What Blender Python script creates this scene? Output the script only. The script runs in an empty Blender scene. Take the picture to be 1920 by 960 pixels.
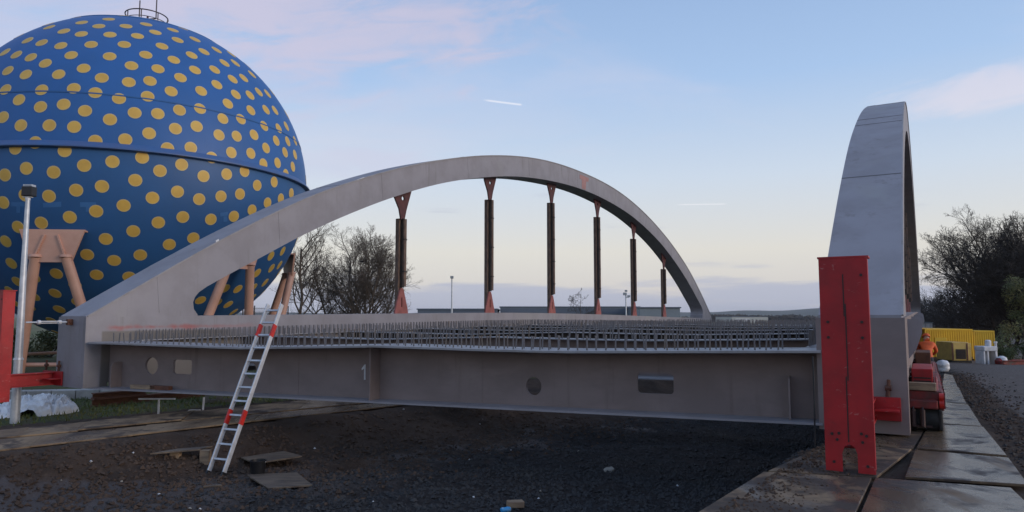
import bpy, bmesh, math, random
import numpy as np
from mathutils import Vector, Matrix, noise as mnoise

random.seed(7); np.random.seed(7)
sc = bpy.context.scene
C = sc.collection
RAD = math.radians

# ------------------------------------------------------------------ camera
FPX, CAMZ = 1320.0, 1.70
TH = math.atan(112.0 / FPX)
cd = bpy.data.cameras.new('camera'); cam = bpy.data.objects.new('camera', cd); C.objects.link(cam)
cd.sensor_width = 36.0; cd.lens = 36.0 * FPX / 1920.0; cd.clip_start = 0.05; cd.clip_end = 6000
cam.location = (0, 0, CAMZ); cam.rotation_euler = (RAD(90) + TH, 0, 0)
sc.camera = cam

# ------------------------------------------------------------------ exposure
sc.view_settings.view_transform = 'Standard'; sc.view_settings.look = 'None'
sc.view_settings.gamma = 1.0; sc.view_settings.use_curve_mapping = False
sc.view_settings.exposure = 0.15

# ------------------------------------------------------------------ sky
SUN_AZ, SUN_EL = 112.0, 7.0
w = bpy.data.worlds.new('World'); sc.world = w; w.use_nodes = True
nt = w.node_tree; nt.nodes.clear()
def N(tree, kind, **kw):
    n = tree.nodes.new(kind)
    for k, v in kw.items(): setattr(n, k, v)
    return n
def math_n(tree, op, a, b=None, c=None, clamp=False):
    n = N(tree, 'ShaderNodeMath', operation=op); n.use_clamp = clamp
    for i, v in enumerate((a, b, c)):
        if v is None: continue
        if isinstance(v, (int, float)): n.inputs[i].default_value = v
        else: tree.links.new(v, n.inputs[i])
    return n.outputs[0]
def smooth(tree, v, lo, hi):
    n = N(tree, 'ShaderNodeMapRange', interpolation_type='SMOOTHSTEP')
    tree.links.new(v, n.inputs[0]); n.inputs[1].default_value = lo; n.inputs[2].default_value = hi
    return n.outputs[0]
def mixc(tree, fac, a, b):
    n = N(tree, 'ShaderNodeMix', data_type='RGBA')
    for sock, v in ((n.inputs[0], fac), (n.inputs[6], a), (n.inputs[7], b)):
        if isinstance(v, (int, float)): sock.default_value = v
        elif isinstance(v, tuple): sock.default_value = (*v, 1)
        else: tree.links.new(v, sock)
    return n.outputs[2]
def noise_n(tree, vec, scale, detail=4, rough=0.55, dist=0.0):
    n = N(tree, 'ShaderNodeTexNoise'); tree.links.new(vec, n.inputs['Vector'])
    n.inputs['Scale'].default_value = scale; n.inputs['Detail'].default_value = detail
    n.inputs['Roughness'].default_value = rough; n.inputs['Distortion'].default_value = dist
    return n.outputs[0]
sky = N(nt, 'ShaderNodeTexSky', sky_type='NISHITA')
sky.sun_disc = False; sky.sun_elevation = RAD(SUN_EL); sky.sun_rotation = RAD(SUN_AZ)
sky.altitude = 60; sky.air_density = 1.0; sky.dust_density = 0.6; sky.ozone_density = 2.2
tc = N(nt, 'ShaderNodeTexCoord'); gen = tc.outputs['Generated']
sep = N(nt, 'ShaderNodeSeparateXYZ'); nt.links.new(gen, sep.inputs[0])
dx, dy, dz = sep.outputs
az = math_n(nt, 'ARCTAN2', dx, dy)
el = math_n(nt, 'ARCSINE', dz)
cmb = N(nt, 'ShaderNodeCombineXYZ')
den = math_n(nt, 'ADD', math_n(nt, 'MAXIMUM', dz, 0.0), 0.14)
nt.links.new(math_n(nt, 'DIVIDE', dx, den), cmb.inputs[0]); nt.links.new(math_n(nt, 'DIVIDE', dy, den), cmb.inputs[1])
mp = N(nt, 'ShaderNodeMapping'); nt.links.new(cmb.outputs[0], mp.inputs[0])
mp.inputs['Rotation'].default_value = (0, 0, RAD(18)); mp.inputs['Scale'].default_value = (0.55, 1.0, 1.0); mp.inputs['Location'].default_value = (3.35, 1.7, 0)
n1 = noise_n(nt, mp.outputs[0], 0.75, 6, 0.52, 0.4)
wisp = noise_n(nt, mp.outputs[0], 2.6, 7, 0.6, 0.8)
cl = smooth(nt, math_n(nt, 'ADD', n1, math_n(nt, 'MULTIPLY', math_n(nt, 'SUBTRACT', wisp, 0.5), 0.35)), 0.47, 0.72)
hi = smooth(nt, el, 0.10, 0.24)
cl = math_n(nt, 'MULTIPLY', cl, hi)
# low bank of grey-lilac stratus over the horizon
cm2 = N(nt, 'ShaderNodeCombineXYZ')
nt.links.new(math_n(nt, 'MULTIPLY', az, 5.0), cm2.inputs[0]); nt.links.new(math_n(nt, 'MULTIPLY', el, 46.0), cm2.inputs[1])
n2 = noise_n(nt, cm2.outputs[0], 1.0, 5, 0.5, 0.3)
band = math_n(nt, 'ADD', n2, math_n(nt, 'MULTIPLY', smooth(nt, el, 0.065, 0.025), 0.36))
low = smooth(nt, band, 0.60, 0.80)
low = math_n(nt, 'MULTIPLY', low, smooth(nt, el, 0.22, 0.10))
def cloud_col(rgb, k):
    return tuple(c * k for c in rgb)
SKYK = 0.13
CK = 1.0 / SKYK
grad = N(nt, 'ShaderNodeValToRGB'); nt.links.new(el, grad.inputs[0])
el_ = grad.color_ramp.elements
el_[0].position = 0.0; el_[0].color = (0.66, 0.62, 0.66, 1)
el_[1].position = 0.55; el_[1].color = (0.27, 0.41, 0.70, 1)
for p, c in ((0.09, (0.80, 0.755, 0.70)), (0.19, (0.66, 0.74, 0.86)), (0.32, (0.43, 0.60, 0.88))):
    e = el_.new(p); e.color = (*c, 1)
gs = N(nt, 'ShaderNodeVectorMath', operation='SCALE'); nt.links.new(grad.outputs[0], gs.inputs[0]); gs.inputs['Scale'].default_value = CK
base = mixc(nt, 0.80, sky.outputs[0], gs.outputs[0])
def blob(a0, e0, ra, re, amt):
    ua = math_n(nt, 'DIVIDE', math_n(nt, 'SUBTRACT', az, a0), ra); ue = math_n(nt, 'DIVIDE', math_n(nt, 'SUBTRACT', el, e0), re)
    r2 = math_n(nt, 'ADD', math_n(nt, 'MULTIPLY', ua, ua), math_n(nt, 'MULTIPLY', ue, ue))
    k = smooth(nt, math_n(nt, 'ADD', r2, math_n(nt, 'MULTIPLY', math_n(nt, 'SUBTRACT', n3, 0.5), 3.6)), 1.2, -0.1)
    return math_n(nt, 'MULTIPLY', k, amt)
cm3 = N(nt, 'ShaderNodeCombineXYZ')
nt.links.new(math_n(nt, 'MULTIPLY', az, 9.0), cm3.inputs[0]); nt.links.new(math_n(nt, 'MULTIPLY_ADD', az, -5.0, math_n(nt, 'MULTIPLY', el, 34.0)), cm3.inputs[1])
n3 = noise_n(nt, cm3.outputs[0], 0.8, 7, 0.6, 0.6)
b1 = blob(-0.30, 0.40, 0.36, 0.085, 0.55); b2 = blob(0.60, 0.262, 0.12, 0.030, 0.48); b3 = blob(-0.21, 0.205, 0.16, 0.026, 0.55); b4 = blob(-0.60, 0.36, 0.5, 0.14, 0.5)
c1 = mixc(nt, math_n(nt, 'MULTIPLY', cl, 0.30), base, cloud_col((0.68, 0.63, 0.70), CK))
for b_, cc in ((b1, (0.62, 0.53, 0.63)), (b4, (0.56, 0.54, 0.68)), (b2, (0.80, 0.70, 0.74)), (b3, (0.56, 0.58, 0.72))): c1 = mixc(nt, b_, c1, cloud_col(cc, CK))
c2 = mixc(nt, math_n(nt, 'MULTIPLY', low, 0.85), c1, cloud_col((0.42, 0.45, 0.56), CK))
def trail(prev, a0, e0, a1, e1, wd, amt):
    m = (e1 - e0) / (a1 - a0)
    d = math_n(nt, 'ABSOLUTE', math_n(nt, 'SUBTRACT', el, math_n(nt, 'MULTIPLY_ADD', math_n(nt, 'SUBTRACT', az, a0), m, e0)))
    k = smooth(nt, d, wd, 0.0)
    k = math_n(nt, 'MULTIPLY', k, math_n(nt, 'MULTIPLY', smooth(nt, az, a0, a0 + 0.25 * (a1 - a0)), smooth(nt, az, a1, a1 - 0.08 * (a1 - a0))))
    return mixc(nt, math_n(nt, 'MULTIPLY', k, amt), prev, cloud_col((0.92, 0.90, 0.93), CK))
c3 = trail(c2, -0.045, 0.303, 0.016, 0.296, 0.0022, 0.55)
c3 = trail(c3, 0.225, 0.1535, 0.300, 0.1515, 0.0014, 0.4)
bg = N(nt, 'ShaderNodeBackground'); nt.links.new(c3, bg.inputs[0]); bg.inputs[1].default_value = SKYK
wo = N(nt, 'ShaderNodeOutputWorld'); nt.links.new(bg.outputs[0], wo.inputs[0])

# ------------------------------------------------------------------ sun (veiled, low, to the right)
sd = bpy.data.lights.new('sun', 'SUN'); sun = bpy.data.objects.new('sun', sd); C.objects.link(sun)
sd.energy = 1.3; sd.angle = RAD(24); sd.color = (1.0, 0.86, 0.74)
sv = Vector((math.sin(RAD(SUN_AZ)) * math.cos(RAD(SUN_EL + 6)), math.cos(RAD(SUN_AZ)) * math.cos(RAD(SUN_EL + 6)), math.sin(RAD(SUN_EL + 6))))
sun.rotation_euler = (-sv).to_track_quat('-Z', 'Y').to_euler(); sun.location = (60, -20, 40)

# ------------------------------------------------------------------ helpers
def ray(x, y):
    cx = (x - 960) / FPX; cy = -(y - 480) / FPX
    return Vector((cx, math.cos(TH) - cy * math.sin(TH), math.sin(TH) + cy * math.cos(TH)))
def atz(x, y, z):
    d = ray(x, y); s = (z - CAMZ) / d.z
    return Vector((d.x * s, d.y * s, z))
def atd(x, y, Y):
    d = ray(x, y); s = Y / d.y
    return Vector((d.x * s, Y, CAMZ + d.z * s))

class MB:
    def __init__(s): s.v = []; s.f = []; s.m = []
    def add(s, vs, fs, mi=0):
        o = len(s.v); s.v.extend([tuple(v) for v in vs])
        for f in fs: s.f.append([i + o for i in f]); s.m.append(mi)
    def box(s, c, d, M=None, mi=0):
        x, y, z = d[0] / 2, d[1] / 2, d[2] / 2
        vs = [Vector((sx * x, sy * y, sz * z)) for sx in (-1, 1) for sy in (-1, 1) for sz in (-1, 1)]
        if M is not None: vs = [M @ v for v in vs]
        c = Vector(c); vs = [v + c for v in vs]
        s.add(vs, [(0, 1, 3, 2), (4, 6, 7, 5), (0, 4, 5, 1), (2, 3, 7, 6), (0, 2, 6, 4), (1, 5, 7, 3)], mi)
    def lohi(s, lo, hi, mi=0):
        s.box([(a + b) / 2 for a, b in zip(lo, hi)], [b - a for a, b in zip(lo, hi)], None, mi)
    def tube(s, p0, p1, r0, r1=None, n=8, caps=True, mi=0):
        p0, p1 = Vector(p0), Vector(p1); r1 = r0 if r1 is None else r1
        d = (p1 - p0).normalized(); a = d.orthogonal().normalized(); b = d.cross(a)
        vs = []
        for p, r in ((p0, r0), (p1, r1)):
            for i in range(n):
                t = 2 * math.pi * i / n; vs.append(p + (a * math.cos(t) + b * math.sin(t)) * r)
        fs = [(i, (i + 1) % n, n + (i + 1) % n, n + i) for i in range(n)]
        if caps: fs += [tuple(range(n - 1, -1, -1)), tuple(range(n, 2 * n))]
        s.add(vs, fs, mi)
    def path(s, pts, r, n=6, mi=0):
        for a, b in zip(pts[:-1], pts[1:]): s.tube(a, b, r, r, n, True, mi)
    def beam(s, p0, p1, wd, ht, up=(0, 0, 1), mi=0):
        p0, p1 = Vector(p0), Vector(p1); d = (p1 - p0).normalized(); u = Vector(up)
        sdv = d.cross(u).normalized(); u = sdv.cross(d).normalized()
        vs = [p + sdv * (sx * wd / 2) + u * (sz * ht / 2) for p in (p0, p1) for sx in (-1, 1) for sz in (-1, 1)]
        s.add(vs, [(0, 2, 3, 1), (4, 5, 7, 6), (0, 1, 5, 4), (2, 6, 7, 3), (0, 4, 6, 2), (1, 3, 7, 5)], mi)
    def lathe(s, prof, n=20, c=(0, 0, 0), mi=0):
        c = Vector(c); vs = []; fs = []
        for r, z in prof:
            for i in range(n):
                t = 2 * math.pi * i / n; vs.append(c + Vector((r * math.cos(t), r * math.sin(t), z)))
        for k in range(len(prof) - 1):
            for i in range(n): fs.append((k * n + i, k * n + (i + 1) % n, (k + 1) * n + (i + 1) % n, (k + 1) * n + i))
        s.add(vs, fs, mi)
    def mesh(s, name, mats, smooth_ang=None):
        me = bpy.data.meshes.new(name); me.from_pydata(s.v, [], s.f)
        for m in (mats if isinstance(mats, (list, tuple)) else [mats]): me.materials.append(m)
        if any(s.m): me.polygons.foreach_set('material_index', s.m)
        if smooth_ang is not None:
            me.polygons.foreach_set('use_smooth', [True] * len(me.polygons)); me.set_sharp_from_angle(angle=RAD(smooth_ang))
        me.update(); return me
    def build(s, name, mats, parent=None, smooth_ang=None, bevel=0):
        return link(name, s.mesh(name, mats, smooth_ang), parent, bevel)
def link(name, me, parent=None, bevel=0):
    o = bpy.data.objects.new(name, me); C.objects.link(o)
    if parent is not None: o.parent = parent
    if bevel:
        b = o.modifiers.new('bevel', 'BEVEL'); b.width = bevel; b.segments = 2; b.limit_method = 'ANGLE'; b.angle_limit = RAD(40)
    return o
def tag(o, label=None, cat=None, group=None, kind=None):
    if label: o['label'] = label
    if cat: o['category'] = cat
    if group: o['group'] = group
    if kind: o['kind'] = kind
    return o
def thing(name, label, cat, loc=(0, 0, 0), rz=0.0, group=None):
    o = bpy.data.objects.new(name, None); C.objects.link(o); o.location = loc; o.rotation_euler = (0, 0, rz)
    o.empty_display_size = 0.2
    return tag(o, label, cat, group)
def copy_tree(o, parent=None):
    c = o.copy(); C.objects.link(c); c.parent = parent
    for ch in list(o.children): copy_tree(ch, c)
    return c
def plate_mesh(outline, holes=(), th=0.02, M=Matrix(), mat=None, name='plate', smooth_ang=None):
    """flat plate with holes in the local XY plane, thickness along local Z, transformed by M"""
    cu = bpy.data.curves.new('tmp', 'CURVE'); cu.dimensions = '2D'; cu.fill_mode = 'BOTH'; cu.extrude = th / 2
    for loop in [outline, *holes]:
        sp = cu.splines.new('POLY'); sp.points.add(len(loop) - 1); sp.use_cyclic_u = True
        for p, q in zip(sp.points, loop): p.co = (q[0], q[1], 0, 1)
    ob = bpy.data.objects.new('tmp', cu); C.objects.link(ob)
    dg = bpy.context.evaluated_depsgraph_get()
    me = bpy.data.meshes.new_from_object(ob.evaluated_get(dg)); me.name = name
    bpy.data.objects.remove(ob); bpy.data.curves.remove(cu)
    bm = bmesh.new(); bm.from_mesh(me); bmesh.ops.remove_doubles(bm, verts=bm.verts, dist=1e-5)
    bmesh.ops.transform(bm, matrix=M, verts=bm.verts); bmesh.ops.recalc_face_normals(bm, faces=bm.faces)
    bm.to_mesh(me); bm.free()
    me.materials.clear()
    if mat: me.materials.append(mat)
    if smooth_ang is not None:
        me.polygons.foreach_set('use_smooth', [True] * len(me.polygons)); me.set_sharp_from_angle(angle=RAD(smooth_ang))
    else: me.polygons.foreach_set('use_smooth', [False] * len(me.polygons))
    return me
def circ(cx, cy, r, n=20, ry=None):
    ry = ry or r
    return [(cx + r * math.cos(2 * math.pi * i / n), cy + ry * math.sin(2 * math.pi * i / n)) for i in range(n)]
def rrect(cx, cy, w_, h_, r, n=5):
    out = []
    for sx, sy, a0 in ((1, 1, 0), (-1, 1, 90), (-1, -1, 180), (1, -1, 270)):
        for i in range(n + 1):
            a = RAD(a0 + 90 * i / n); out.append((cx + sx * (w_ / 2 - r) + r * math.cos(a), cy + sy * (h_ / 2 - r) + r * math.sin(a)))
    return out
def interp(pts, x):
    xs = [p[0] for p in pts]; ys = [p[1] for p in pts]
    return float(np.interp(x, xs, ys))
class Spline:
    """monotone-ish cubic (Catmull-Rom tangents) through points"""
    def __init__(s, pts):
        s.x = np.array([p[0] for p in pts], float); s.y = np.array([p[1] for p in pts], float)
        s.m = np.gradient(s.y, s.x)
    def __call__(s, t):
        i = int(np.clip(np.searchsorted(s.x, t) - 1, 0, len(s.x) - 2)); h = s.x[i + 1] - s.x[i]; u = min(max((t - s.x[i]) / h, 0), 1)
        return float((2*u**3-3*u*u+1)*s.y[i] + (u**3-2*u*u+u)*h*s.m[i] + (-2*u**3+3*u*u)*s.y[i+1] + (u**3-u*u)*h*s.m[i+1])

# ------------------------------------------------------------------ materials
def mat(name, col, rough=0.6, metal=0.0, col2=None, scale=3.0, amt=1.0, bump=0.0, bscale=None, rough2=None,
        stretch=(1, 1, 1), lo=0.35, hi=0.65, col3=None, s3=0.6, lo3=0.55, hi3=0.72, spec=0.5, detail=6, bdist=0.02, coord='Object', streak=None, scuff=None):
    m = bpy.data.materials.new(name); m.use_nodes = True; t = m.node_tree
    p = t.nodes['Principled BSDF']; p.inputs['Roughness'].default_value = rough; p.inputs['Metallic'].default_value = metal
    p.inputs['Specular IOR Level'].default_value = spec
    tcn = N(t, 'ShaderNodeTexCoord'); mpn = N(t, 'ShaderNodeMapping'); t.links.new(tcn.outputs[coord], mpn.inputs[0])
    mpn.inputs['Scale'].default_value = stretch; v = mpn.outputs[0]
    if col2 is None: p.inputs['Base Color'].default_value = (*col, 1)
    else:
        nz = noise_n(t, v, scale, detail, 0.6); f = smooth(t, nz, lo, hi)
        if amt != 1: f = math_n(t, 'MULTIPLY', f, amt)
        c = mixc(t, f, col, col2)
        if col3 is not None:
            f3 = smooth(t, noise_n(t, v, s3, 7, 0.62, 0.5), lo3, hi3); c = mixc(t, f3, c, col3)
        if streak is not None:      # vertical dirt runs: (colour, amount)
            m2 = N(t, 'ShaderNodeMapping'); t.links.new(tcn.outputs[coord], m2.inputs[0]); m2.inputs['Scale'].default_value = (5.0, 5.0, 0.35)
            fs_ = math_n(t, 'MULTIPLY', smooth(t, noise_n(t, m2.outputs[0], 1.0, 6, 0.65), 0.52, 0.74), smooth(t, noise_n(t, tcn.outputs[coord], 0.5, 3), 0.42, 0.60))
            c = mixc(t, math_n(t, 'MULTIPLY', fs_, streak[1]), c, streak[0])
        if scuff is not None:       # small scrapes: (colour, scale, lo, hi)
            m3 = N(t, 'ShaderNodeMapping'); t.links.new(tcn.outputs[coord], m3.inputs[0]); m3.inputs['Scale'].default_value = (1.0, 1.0, 2.6); m3.inputs['Rotation'].default_value = (0.3, 0.5, 0.2)
            c = mixc(t, smooth(t, noise_n(t, m3.outputs[0], scuff[1], 9, 0.75, 0.8), scuff[2], scuff[3]), c, scuff[0])
        t.links.new(c, p.inputs['Base Color'])
    if rough2 is not None:
        f2 = smooth(t, noise_n(t, v, scale * 0.6, 5, 0.6, 0.3), 0.38, 0.62)
        mr = N(t, 'ShaderNodeMapRange'); t.links.new(f2, mr.inputs[0]); mr.inputs[3].default_value = rough; mr.inputs[4].default_value = rough2
        t.links.new(mr.outputs[0], p.inputs['Roughness'])
    if bump:
        b = N(t, 'ShaderNodeBump'); b.inputs['Strength'].default_value = bump; b.inputs['Distance'].default_value = bdist
        t.links.new(noise_n(t, v, bscale or scale * 4, 6, 0.6), b.inputs['Height']); t.links.new(b.outputs[0], p.inputs['Normal'])
    return m
M = {}
M['steel'] = mat('primed_steel', (0.30, 0.28, 0.298), 0.55, 0, (0.26, 0.24, 0.252), 1.2, 1, 0.08, 3, 0.68, (1, 1, 1.0), col3=(0.305, 0.288, 0.288), s3=0.35, streak=((0.15, 0.125, 0.11), 0.55), scuff=((0.17, 0.13, 0.105), 1.6, 0.66, 0.74))
M['steel_girder'] = mat('primed_steel_girder', (0.240, 0.187, 0.174), 0.68, 0, (0.200, 0.154, 0.142), 0.9, 1, 0.06, 3, 0.75, (1, 1, 2.0), col3=(0.262, 0.206, 0.19), s3=0.4, streak=((0.15, 0.105, 0.09), 0.6), scuff=((0.27, 0.235, 0.215), 2.2, 0.68, 0.75))
M['beam_web'] = mat('shade_dark_beam_web', (0.085, 0.072, 0.068), 0.75, 0, (0.06, 0.05, 0.046), 0.9, 1, 0.06, 3)  # brown steel darkened, the shade between the deck beams put into the colour
M['flange'] = mat('flange_steel', (0.31, 0.295, 0.30), 0.5, 0, (0.24, 0.22, 0.21), 3.0, 1, 0.05, 5, 0.7, lo=0.45, hi=0.75)
M['stud'] = mat('stud_steel', (0.17, 0.16, 0.165), 0.6, 0.3, (0.20, 0.15, 0.11), 0.8, 1, lo=0.5, hi=0.7)
M['weld'] = mat('weld_line', (0.13, 0.12, 0.12), 0.6)
M['primer'] = mat('red_oxide_primer', (0.12, 0.032, 0.03), 0.65, 0, (0.08, 0.024, 0.024), 4, 1, 0.05, 20)
M['primer_pink'] = mat('pale_primer', (0.42, 0.22, 0.20), 0.7, 0, (0.35, 0.18, 0.165), 5)
M['rust'] = mat('rusty_bar', (0.20, 0.125, 0.085), 0.8, 0, (0.10, 0.068, 0.052), 3.5, 1, 0.25, 16, None, (3, 3, 1), col3=(0.14, 0.06, 0.03), s3=2.2, lo3=0.56, hi3=0.7)
M['rust_dark'] = mat('dark_bar', (0.025, 0.02, 0.018), 0.7, 0, (0.05, 0.03, 0.02), 4)
M['red'] = mat('red_paint', (0.42, 0.008, 0.012), 0.5, 0, (0.31, 0.007, 0.010), 2.2, 1, 0.05, 14, 0.6, col3=(0.20, 0.012, 0.014), s3=3.5, lo3=0.58, hi3=0.75, streak=((0.13, 0.015, 0.014), 0.8), scuff=((0.44, 0.15, 0.135), 5.5, 0.60, 0.67))
M['red_dirty'] = mat('dirty_red_paint', (0.24, 0.018, 0.016), 0.55, 0, (0.10, 0.022, 0.018), 5, 1, 0.1, 14, 0.7, col3=(0.07, 0.045, 0.04), s3=4, lo3=0.5, hi3=0.7)
M['red_bright'] = mat('bright_red_panel', (0.60, 0.03, 0.02), 0.4, 0, (0.45, 0.025, 0.02), 4)
M['bolt'] = mat('bolt_dark', (0.05, 0.03, 0.03), 0.5, 0.5)
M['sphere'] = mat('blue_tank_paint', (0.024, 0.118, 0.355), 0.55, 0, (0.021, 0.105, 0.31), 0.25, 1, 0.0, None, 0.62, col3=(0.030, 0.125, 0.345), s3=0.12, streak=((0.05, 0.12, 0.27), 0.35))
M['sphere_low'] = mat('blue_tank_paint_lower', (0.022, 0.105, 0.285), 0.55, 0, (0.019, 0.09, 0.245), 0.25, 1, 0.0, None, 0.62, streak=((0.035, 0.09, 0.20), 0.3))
M['ring'] = mat('ring_blue', (0.045, 0.12, 0.30), 0.5, 0, (0.06, 0.11, 0.26), 1.0)
M['patch'] = mat('overpainted_patch', (0.045, 0.15, 0.36), 0.5, 0, (0.035, 0.13, 0.33), 2.0)
M['dot'] = mat('yellow_dot_paint', (0.66, 0.41, 0.08), 0.55, 0, (0.58, 0.35, 0.07), 1.5)
M['dot_rim'] = mat('yellow_dot_rim', (0.60, 0.44, 0.17), 0.5)
M['salmon'] = mat('salmon_paint', (0.60, 0.34, 0.25), 0.5, 0, (0.52, 0.28, 0.20), 0.8, 1, 0.03, 6)
M['rail_dark'] = mat('dark_rail', (0.05, 0.035, 0.04), 0.5, 0.2)
M['alu'] = mat('aluminium', (0.62, 0.62, 0.64), 0.45, 0.25, (0.50, 0.50, 0.51), 8, 1, 0.02, 30)
M['galv'] = mat('galvanised_pole', (0.60, 0.62, 0.65), 0.45, 0.35, (0.48, 0.50, 0.53), 5)
M['black'] = mat('black_plastic', (0.012, 0.012, 0.014), 0.45)
M['rubber'] = mat('tyre_rubber', (0.012, 0.012, 0.013), 0.75, 0, (0.03, 0.027, 0.024), 6)
M['glass'] = mat('lamp_glass', (0.30, 0.32, 0.34), 0.15)
M['timber'] = mat('packing_timber', (0.34, 0.24, 0.15), 0.8, 0, (0.22, 0.15, 0.10), 4, 1, 0.2, 18, None, (1, 6, 6))
M['board'] = mat('weathered_plywood', (0.17, 0.125, 0.085), 0.65, 0, (0.09, 0.065, 0.048), 2.0, 1, 0.2, 14, 0.5, (1, 5, 1), col3=(0.06, 0.045, 0.036), s3=1.6, lo3=0.5, hi3=0.7)
M['yellow'] = mat('yellow_container', (0.78, 0.45, 0.012), 0.5, 0, (0.70, 0.39, 0.012), 0.9, 1, 0, None, 0.6)
M['yellow_b'] = mat('mustard_container', (0.62, 0.39, 0.012), 0.55, 0, (0.54, 0.33, 0.012), 0.9)
M['cream'] = mat('cream_yellow', (0.55, 0.38, 0.10), 0.5, 0, (0.45, 0.30, 0.08), 3)
M['white'] = mat('white_paint', (0.68, 0.68, 0.69), 0.5, 0, (0.52, 0.52, 0.53), 2.5)
M['tarp'] = mat('white_sheeting', (0.80, 0.79, 0.79), 0.42, 0, (0.66, 0.65, 0.65), 4, 1, 0.3, 9, None, bdist=0.03)
M['concrete'] = mat('concrete', (0.42, 0.40, 0.37), 0.85, 0, (0.30, 0.28, 0.26), 2, 1, 0.2, 12)
M['block'] = mat('grey_block', (0.20, 0.20, 0.19), 0.85, 0, (0.13, 0.13, 0.125), 3, 1, 0.2, 12)
M['rust_beam'] = mat('rusted_girder', (0.15, 0.06, 0.032), 0.8, 0, (0.09, 0.035, 0.022), 3, 1, 0.2, 12)
M['bark'] = mat('bark', (0.060, 0.047, 0.038), 0.9, 0, (0.038, 0.030, 0.025), 3)
M['bark_pale'] = mat('bark_pale', (0.115, 0.088, 0.068), 0.9, 0, (0.075, 0.058, 0.045), 3)
M['bark_far'] = mat('bark_far', (0.075, 0.066, 0.062), 0.9, 0, (0.05, 0.046, 0.045), 0.4)
M['ivy'] = mat('ivy_leaf', (0.07, 0.085, 0.018), 0.6, 0, (0.13, 0.105, 0.022), 0.5)
M['hedge'] = mat('hedge_leaf', (0.05, 0.08, 0.02), 0.6, 0, (0.10, 0.10, 0.03), 0.5)
M['bush_gold'] = mat('dry_bush', (0.30, 0.22, 0.08), 0.8, 0, (0.20, 0.15, 0.06), 1)
M['orange_cloth'] = mat('orange_jacket', (0.80, 0.14, 0.03), 0.7, 0, (0.62, 0.10, 0.025), 6)
M['dark_cloth'] = mat('dark_trousers', (0.03, 0.03, 0.045), 0.8)
M['skin'] = mat('skin', (0.50, 0.30, 0.22), 0.6)
M['hall_dark'] = mat('hall_cladding_dark', (0.10, 0.125, 0.165), 0.6, 0, (0.085, 0.105, 0.14), 0.1)
M['hall_mid'] = mat('hall_cladding_grey', (0.20, 0.235, 0.26), 0.6, 0, (0.17, 0.20, 0.225), 0.1)
M['hall_pale'] = mat('hall_panel_pale', (0.46, 0.46, 0.43), 0.6, 0, (0.40, 0.40, 0.38), 0.1)
M['field'] = mat('distant_field', (0.20, 0.20, 0.12), 0.9, 0, (0.14, 0.15, 0.09), 0.004)
M['hill'] = mat('hill_cover', (0.075, 0.085, 0.07), 0.95, 0, (0.05, 0.06, 0.05), 0.01)
M['blue_can'] = mat('blue_can', (0.05, 0.32, 0.62), 0.35, 0, (0.35, 0.50, 0.62), 18, 1, lo=0.55, hi=0.6)
M['stone_pale'] = mat('pale_stone', (0.34, 0.31, 0.26), 0.85, 0, (0.22, 0.2, 0.17), 6)
M['stone'] = mat('gravel_stone', (0.024, 0.0225, 0.023), 0.75, 0, (0.055, 0.05, 0.046), 1.2, 1, lo=0.5, hi=0.75)
M['clod'] = mat('earth_clod', (0.046, 0.028, 0.019), 0.95, 0, (0.075, 0.047, 0.031), 0.7)
M['grass'] = mat('grass_blade', (0.075, 0.115, 0.025), 0.7, 0, (0.12, 0.12, 0.035), 0.6)
def road_plate_mat(name='muddy_steel_plate', w0=0.47, w1=0.60, mud=0.47):
    m = bpy.data.materials.new(name); m.use_nodes = True; t = m.node_tree; p = t.nodes['Principled BSDF']
    tcn = N(t, 'ShaderNodeTexCoord'); oi = N(t, 'ShaderNodeObjectInfo')
    ad = N(t, 'ShaderNodeVectorMath', operation='ADD'); t.links.new(tcn.outputs['Object'], ad.inputs[0])
    sc_ = N(t, 'ShaderNodeVectorMath', operation='SCALE'); t.links.new(oi.outputs['Location'], sc_.inputs[0]); sc_.inputs['Scale'].default_value = 1.0; t.links.new(sc_.outputs[0], ad.inputs[1])
    mp_ = N(t, 'ShaderNodeMapping'); t.links.new(ad.outputs[0], mp_.inputs[0]); mp_.inputs['Rotation'].default_value = (0, 0, RAD(32)); mp_.inputs['Scale'].default_value = (2.4, 0.8, 1)
    v = mp_.outputs[0]; w_ = ad.outputs[0]
    a = noise_n(t, v, 0.9, 7, 0.62, 0.4); b = noise_n(t, w_, 1.7, 8, 0.65, 0.6); f = noise_n(t, w_, 16, 5, 0.7); g = noise_n(t, v, 0.55, 5, 0.55, 0.5)
    c = mixc(t, smooth(t, a, 0.36, 0.62), (0.150, 0.098, 0.058), (0.265, 0.182, 0.108))
    c = mixc(t, smooth(t, b, mud, mud + 0.15), c, (0.058, 0.040, 0.030))
    c = mixc(t, math_n(t, 'MULTIPLY', smooth(t, f, 0.55, 0.72), 0.55), c, (0.05, 0.038, 0.03))
    wet = math_n(t, 'MULTIPLY', smooth(t, g, w0, w1), smooth(t, b, 0.64 if w0 > .4 else 0.74, 0.44 if w0 > .4 else 0.50))
    c = mixc(t, math_n(t, 'MULTIPLY', wet, 0.45), c, (0.05, 0.04, 0.034))
    t.links.new(c, p.inputs['Base Color'])
    mr = N(t, 'ShaderNodeMapRange'); t.links.new(wet, mr.inputs[0]); mr.inputs[3].default_value = 0.78; mr.inputs[4].default_value = 0.22; p.inputs['Specular IOR Level'].default_value = 0.32; t.links.new(mr.outputs[0], p.inputs['Roughness'])
    bp = N(t, 'ShaderNodeBump'); bp.inputs['Distance'].default_value = 0.012; bp.inputs['Strength'].default_value = 0.35; t.links.new(math_n(t, 'ADD', b, math_n(t, 'MULTIPLY', f, 0.4)), bp.inputs['Height']); t.links.new(bp.outputs[0], p.inputs['Normal'])
    return m
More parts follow.
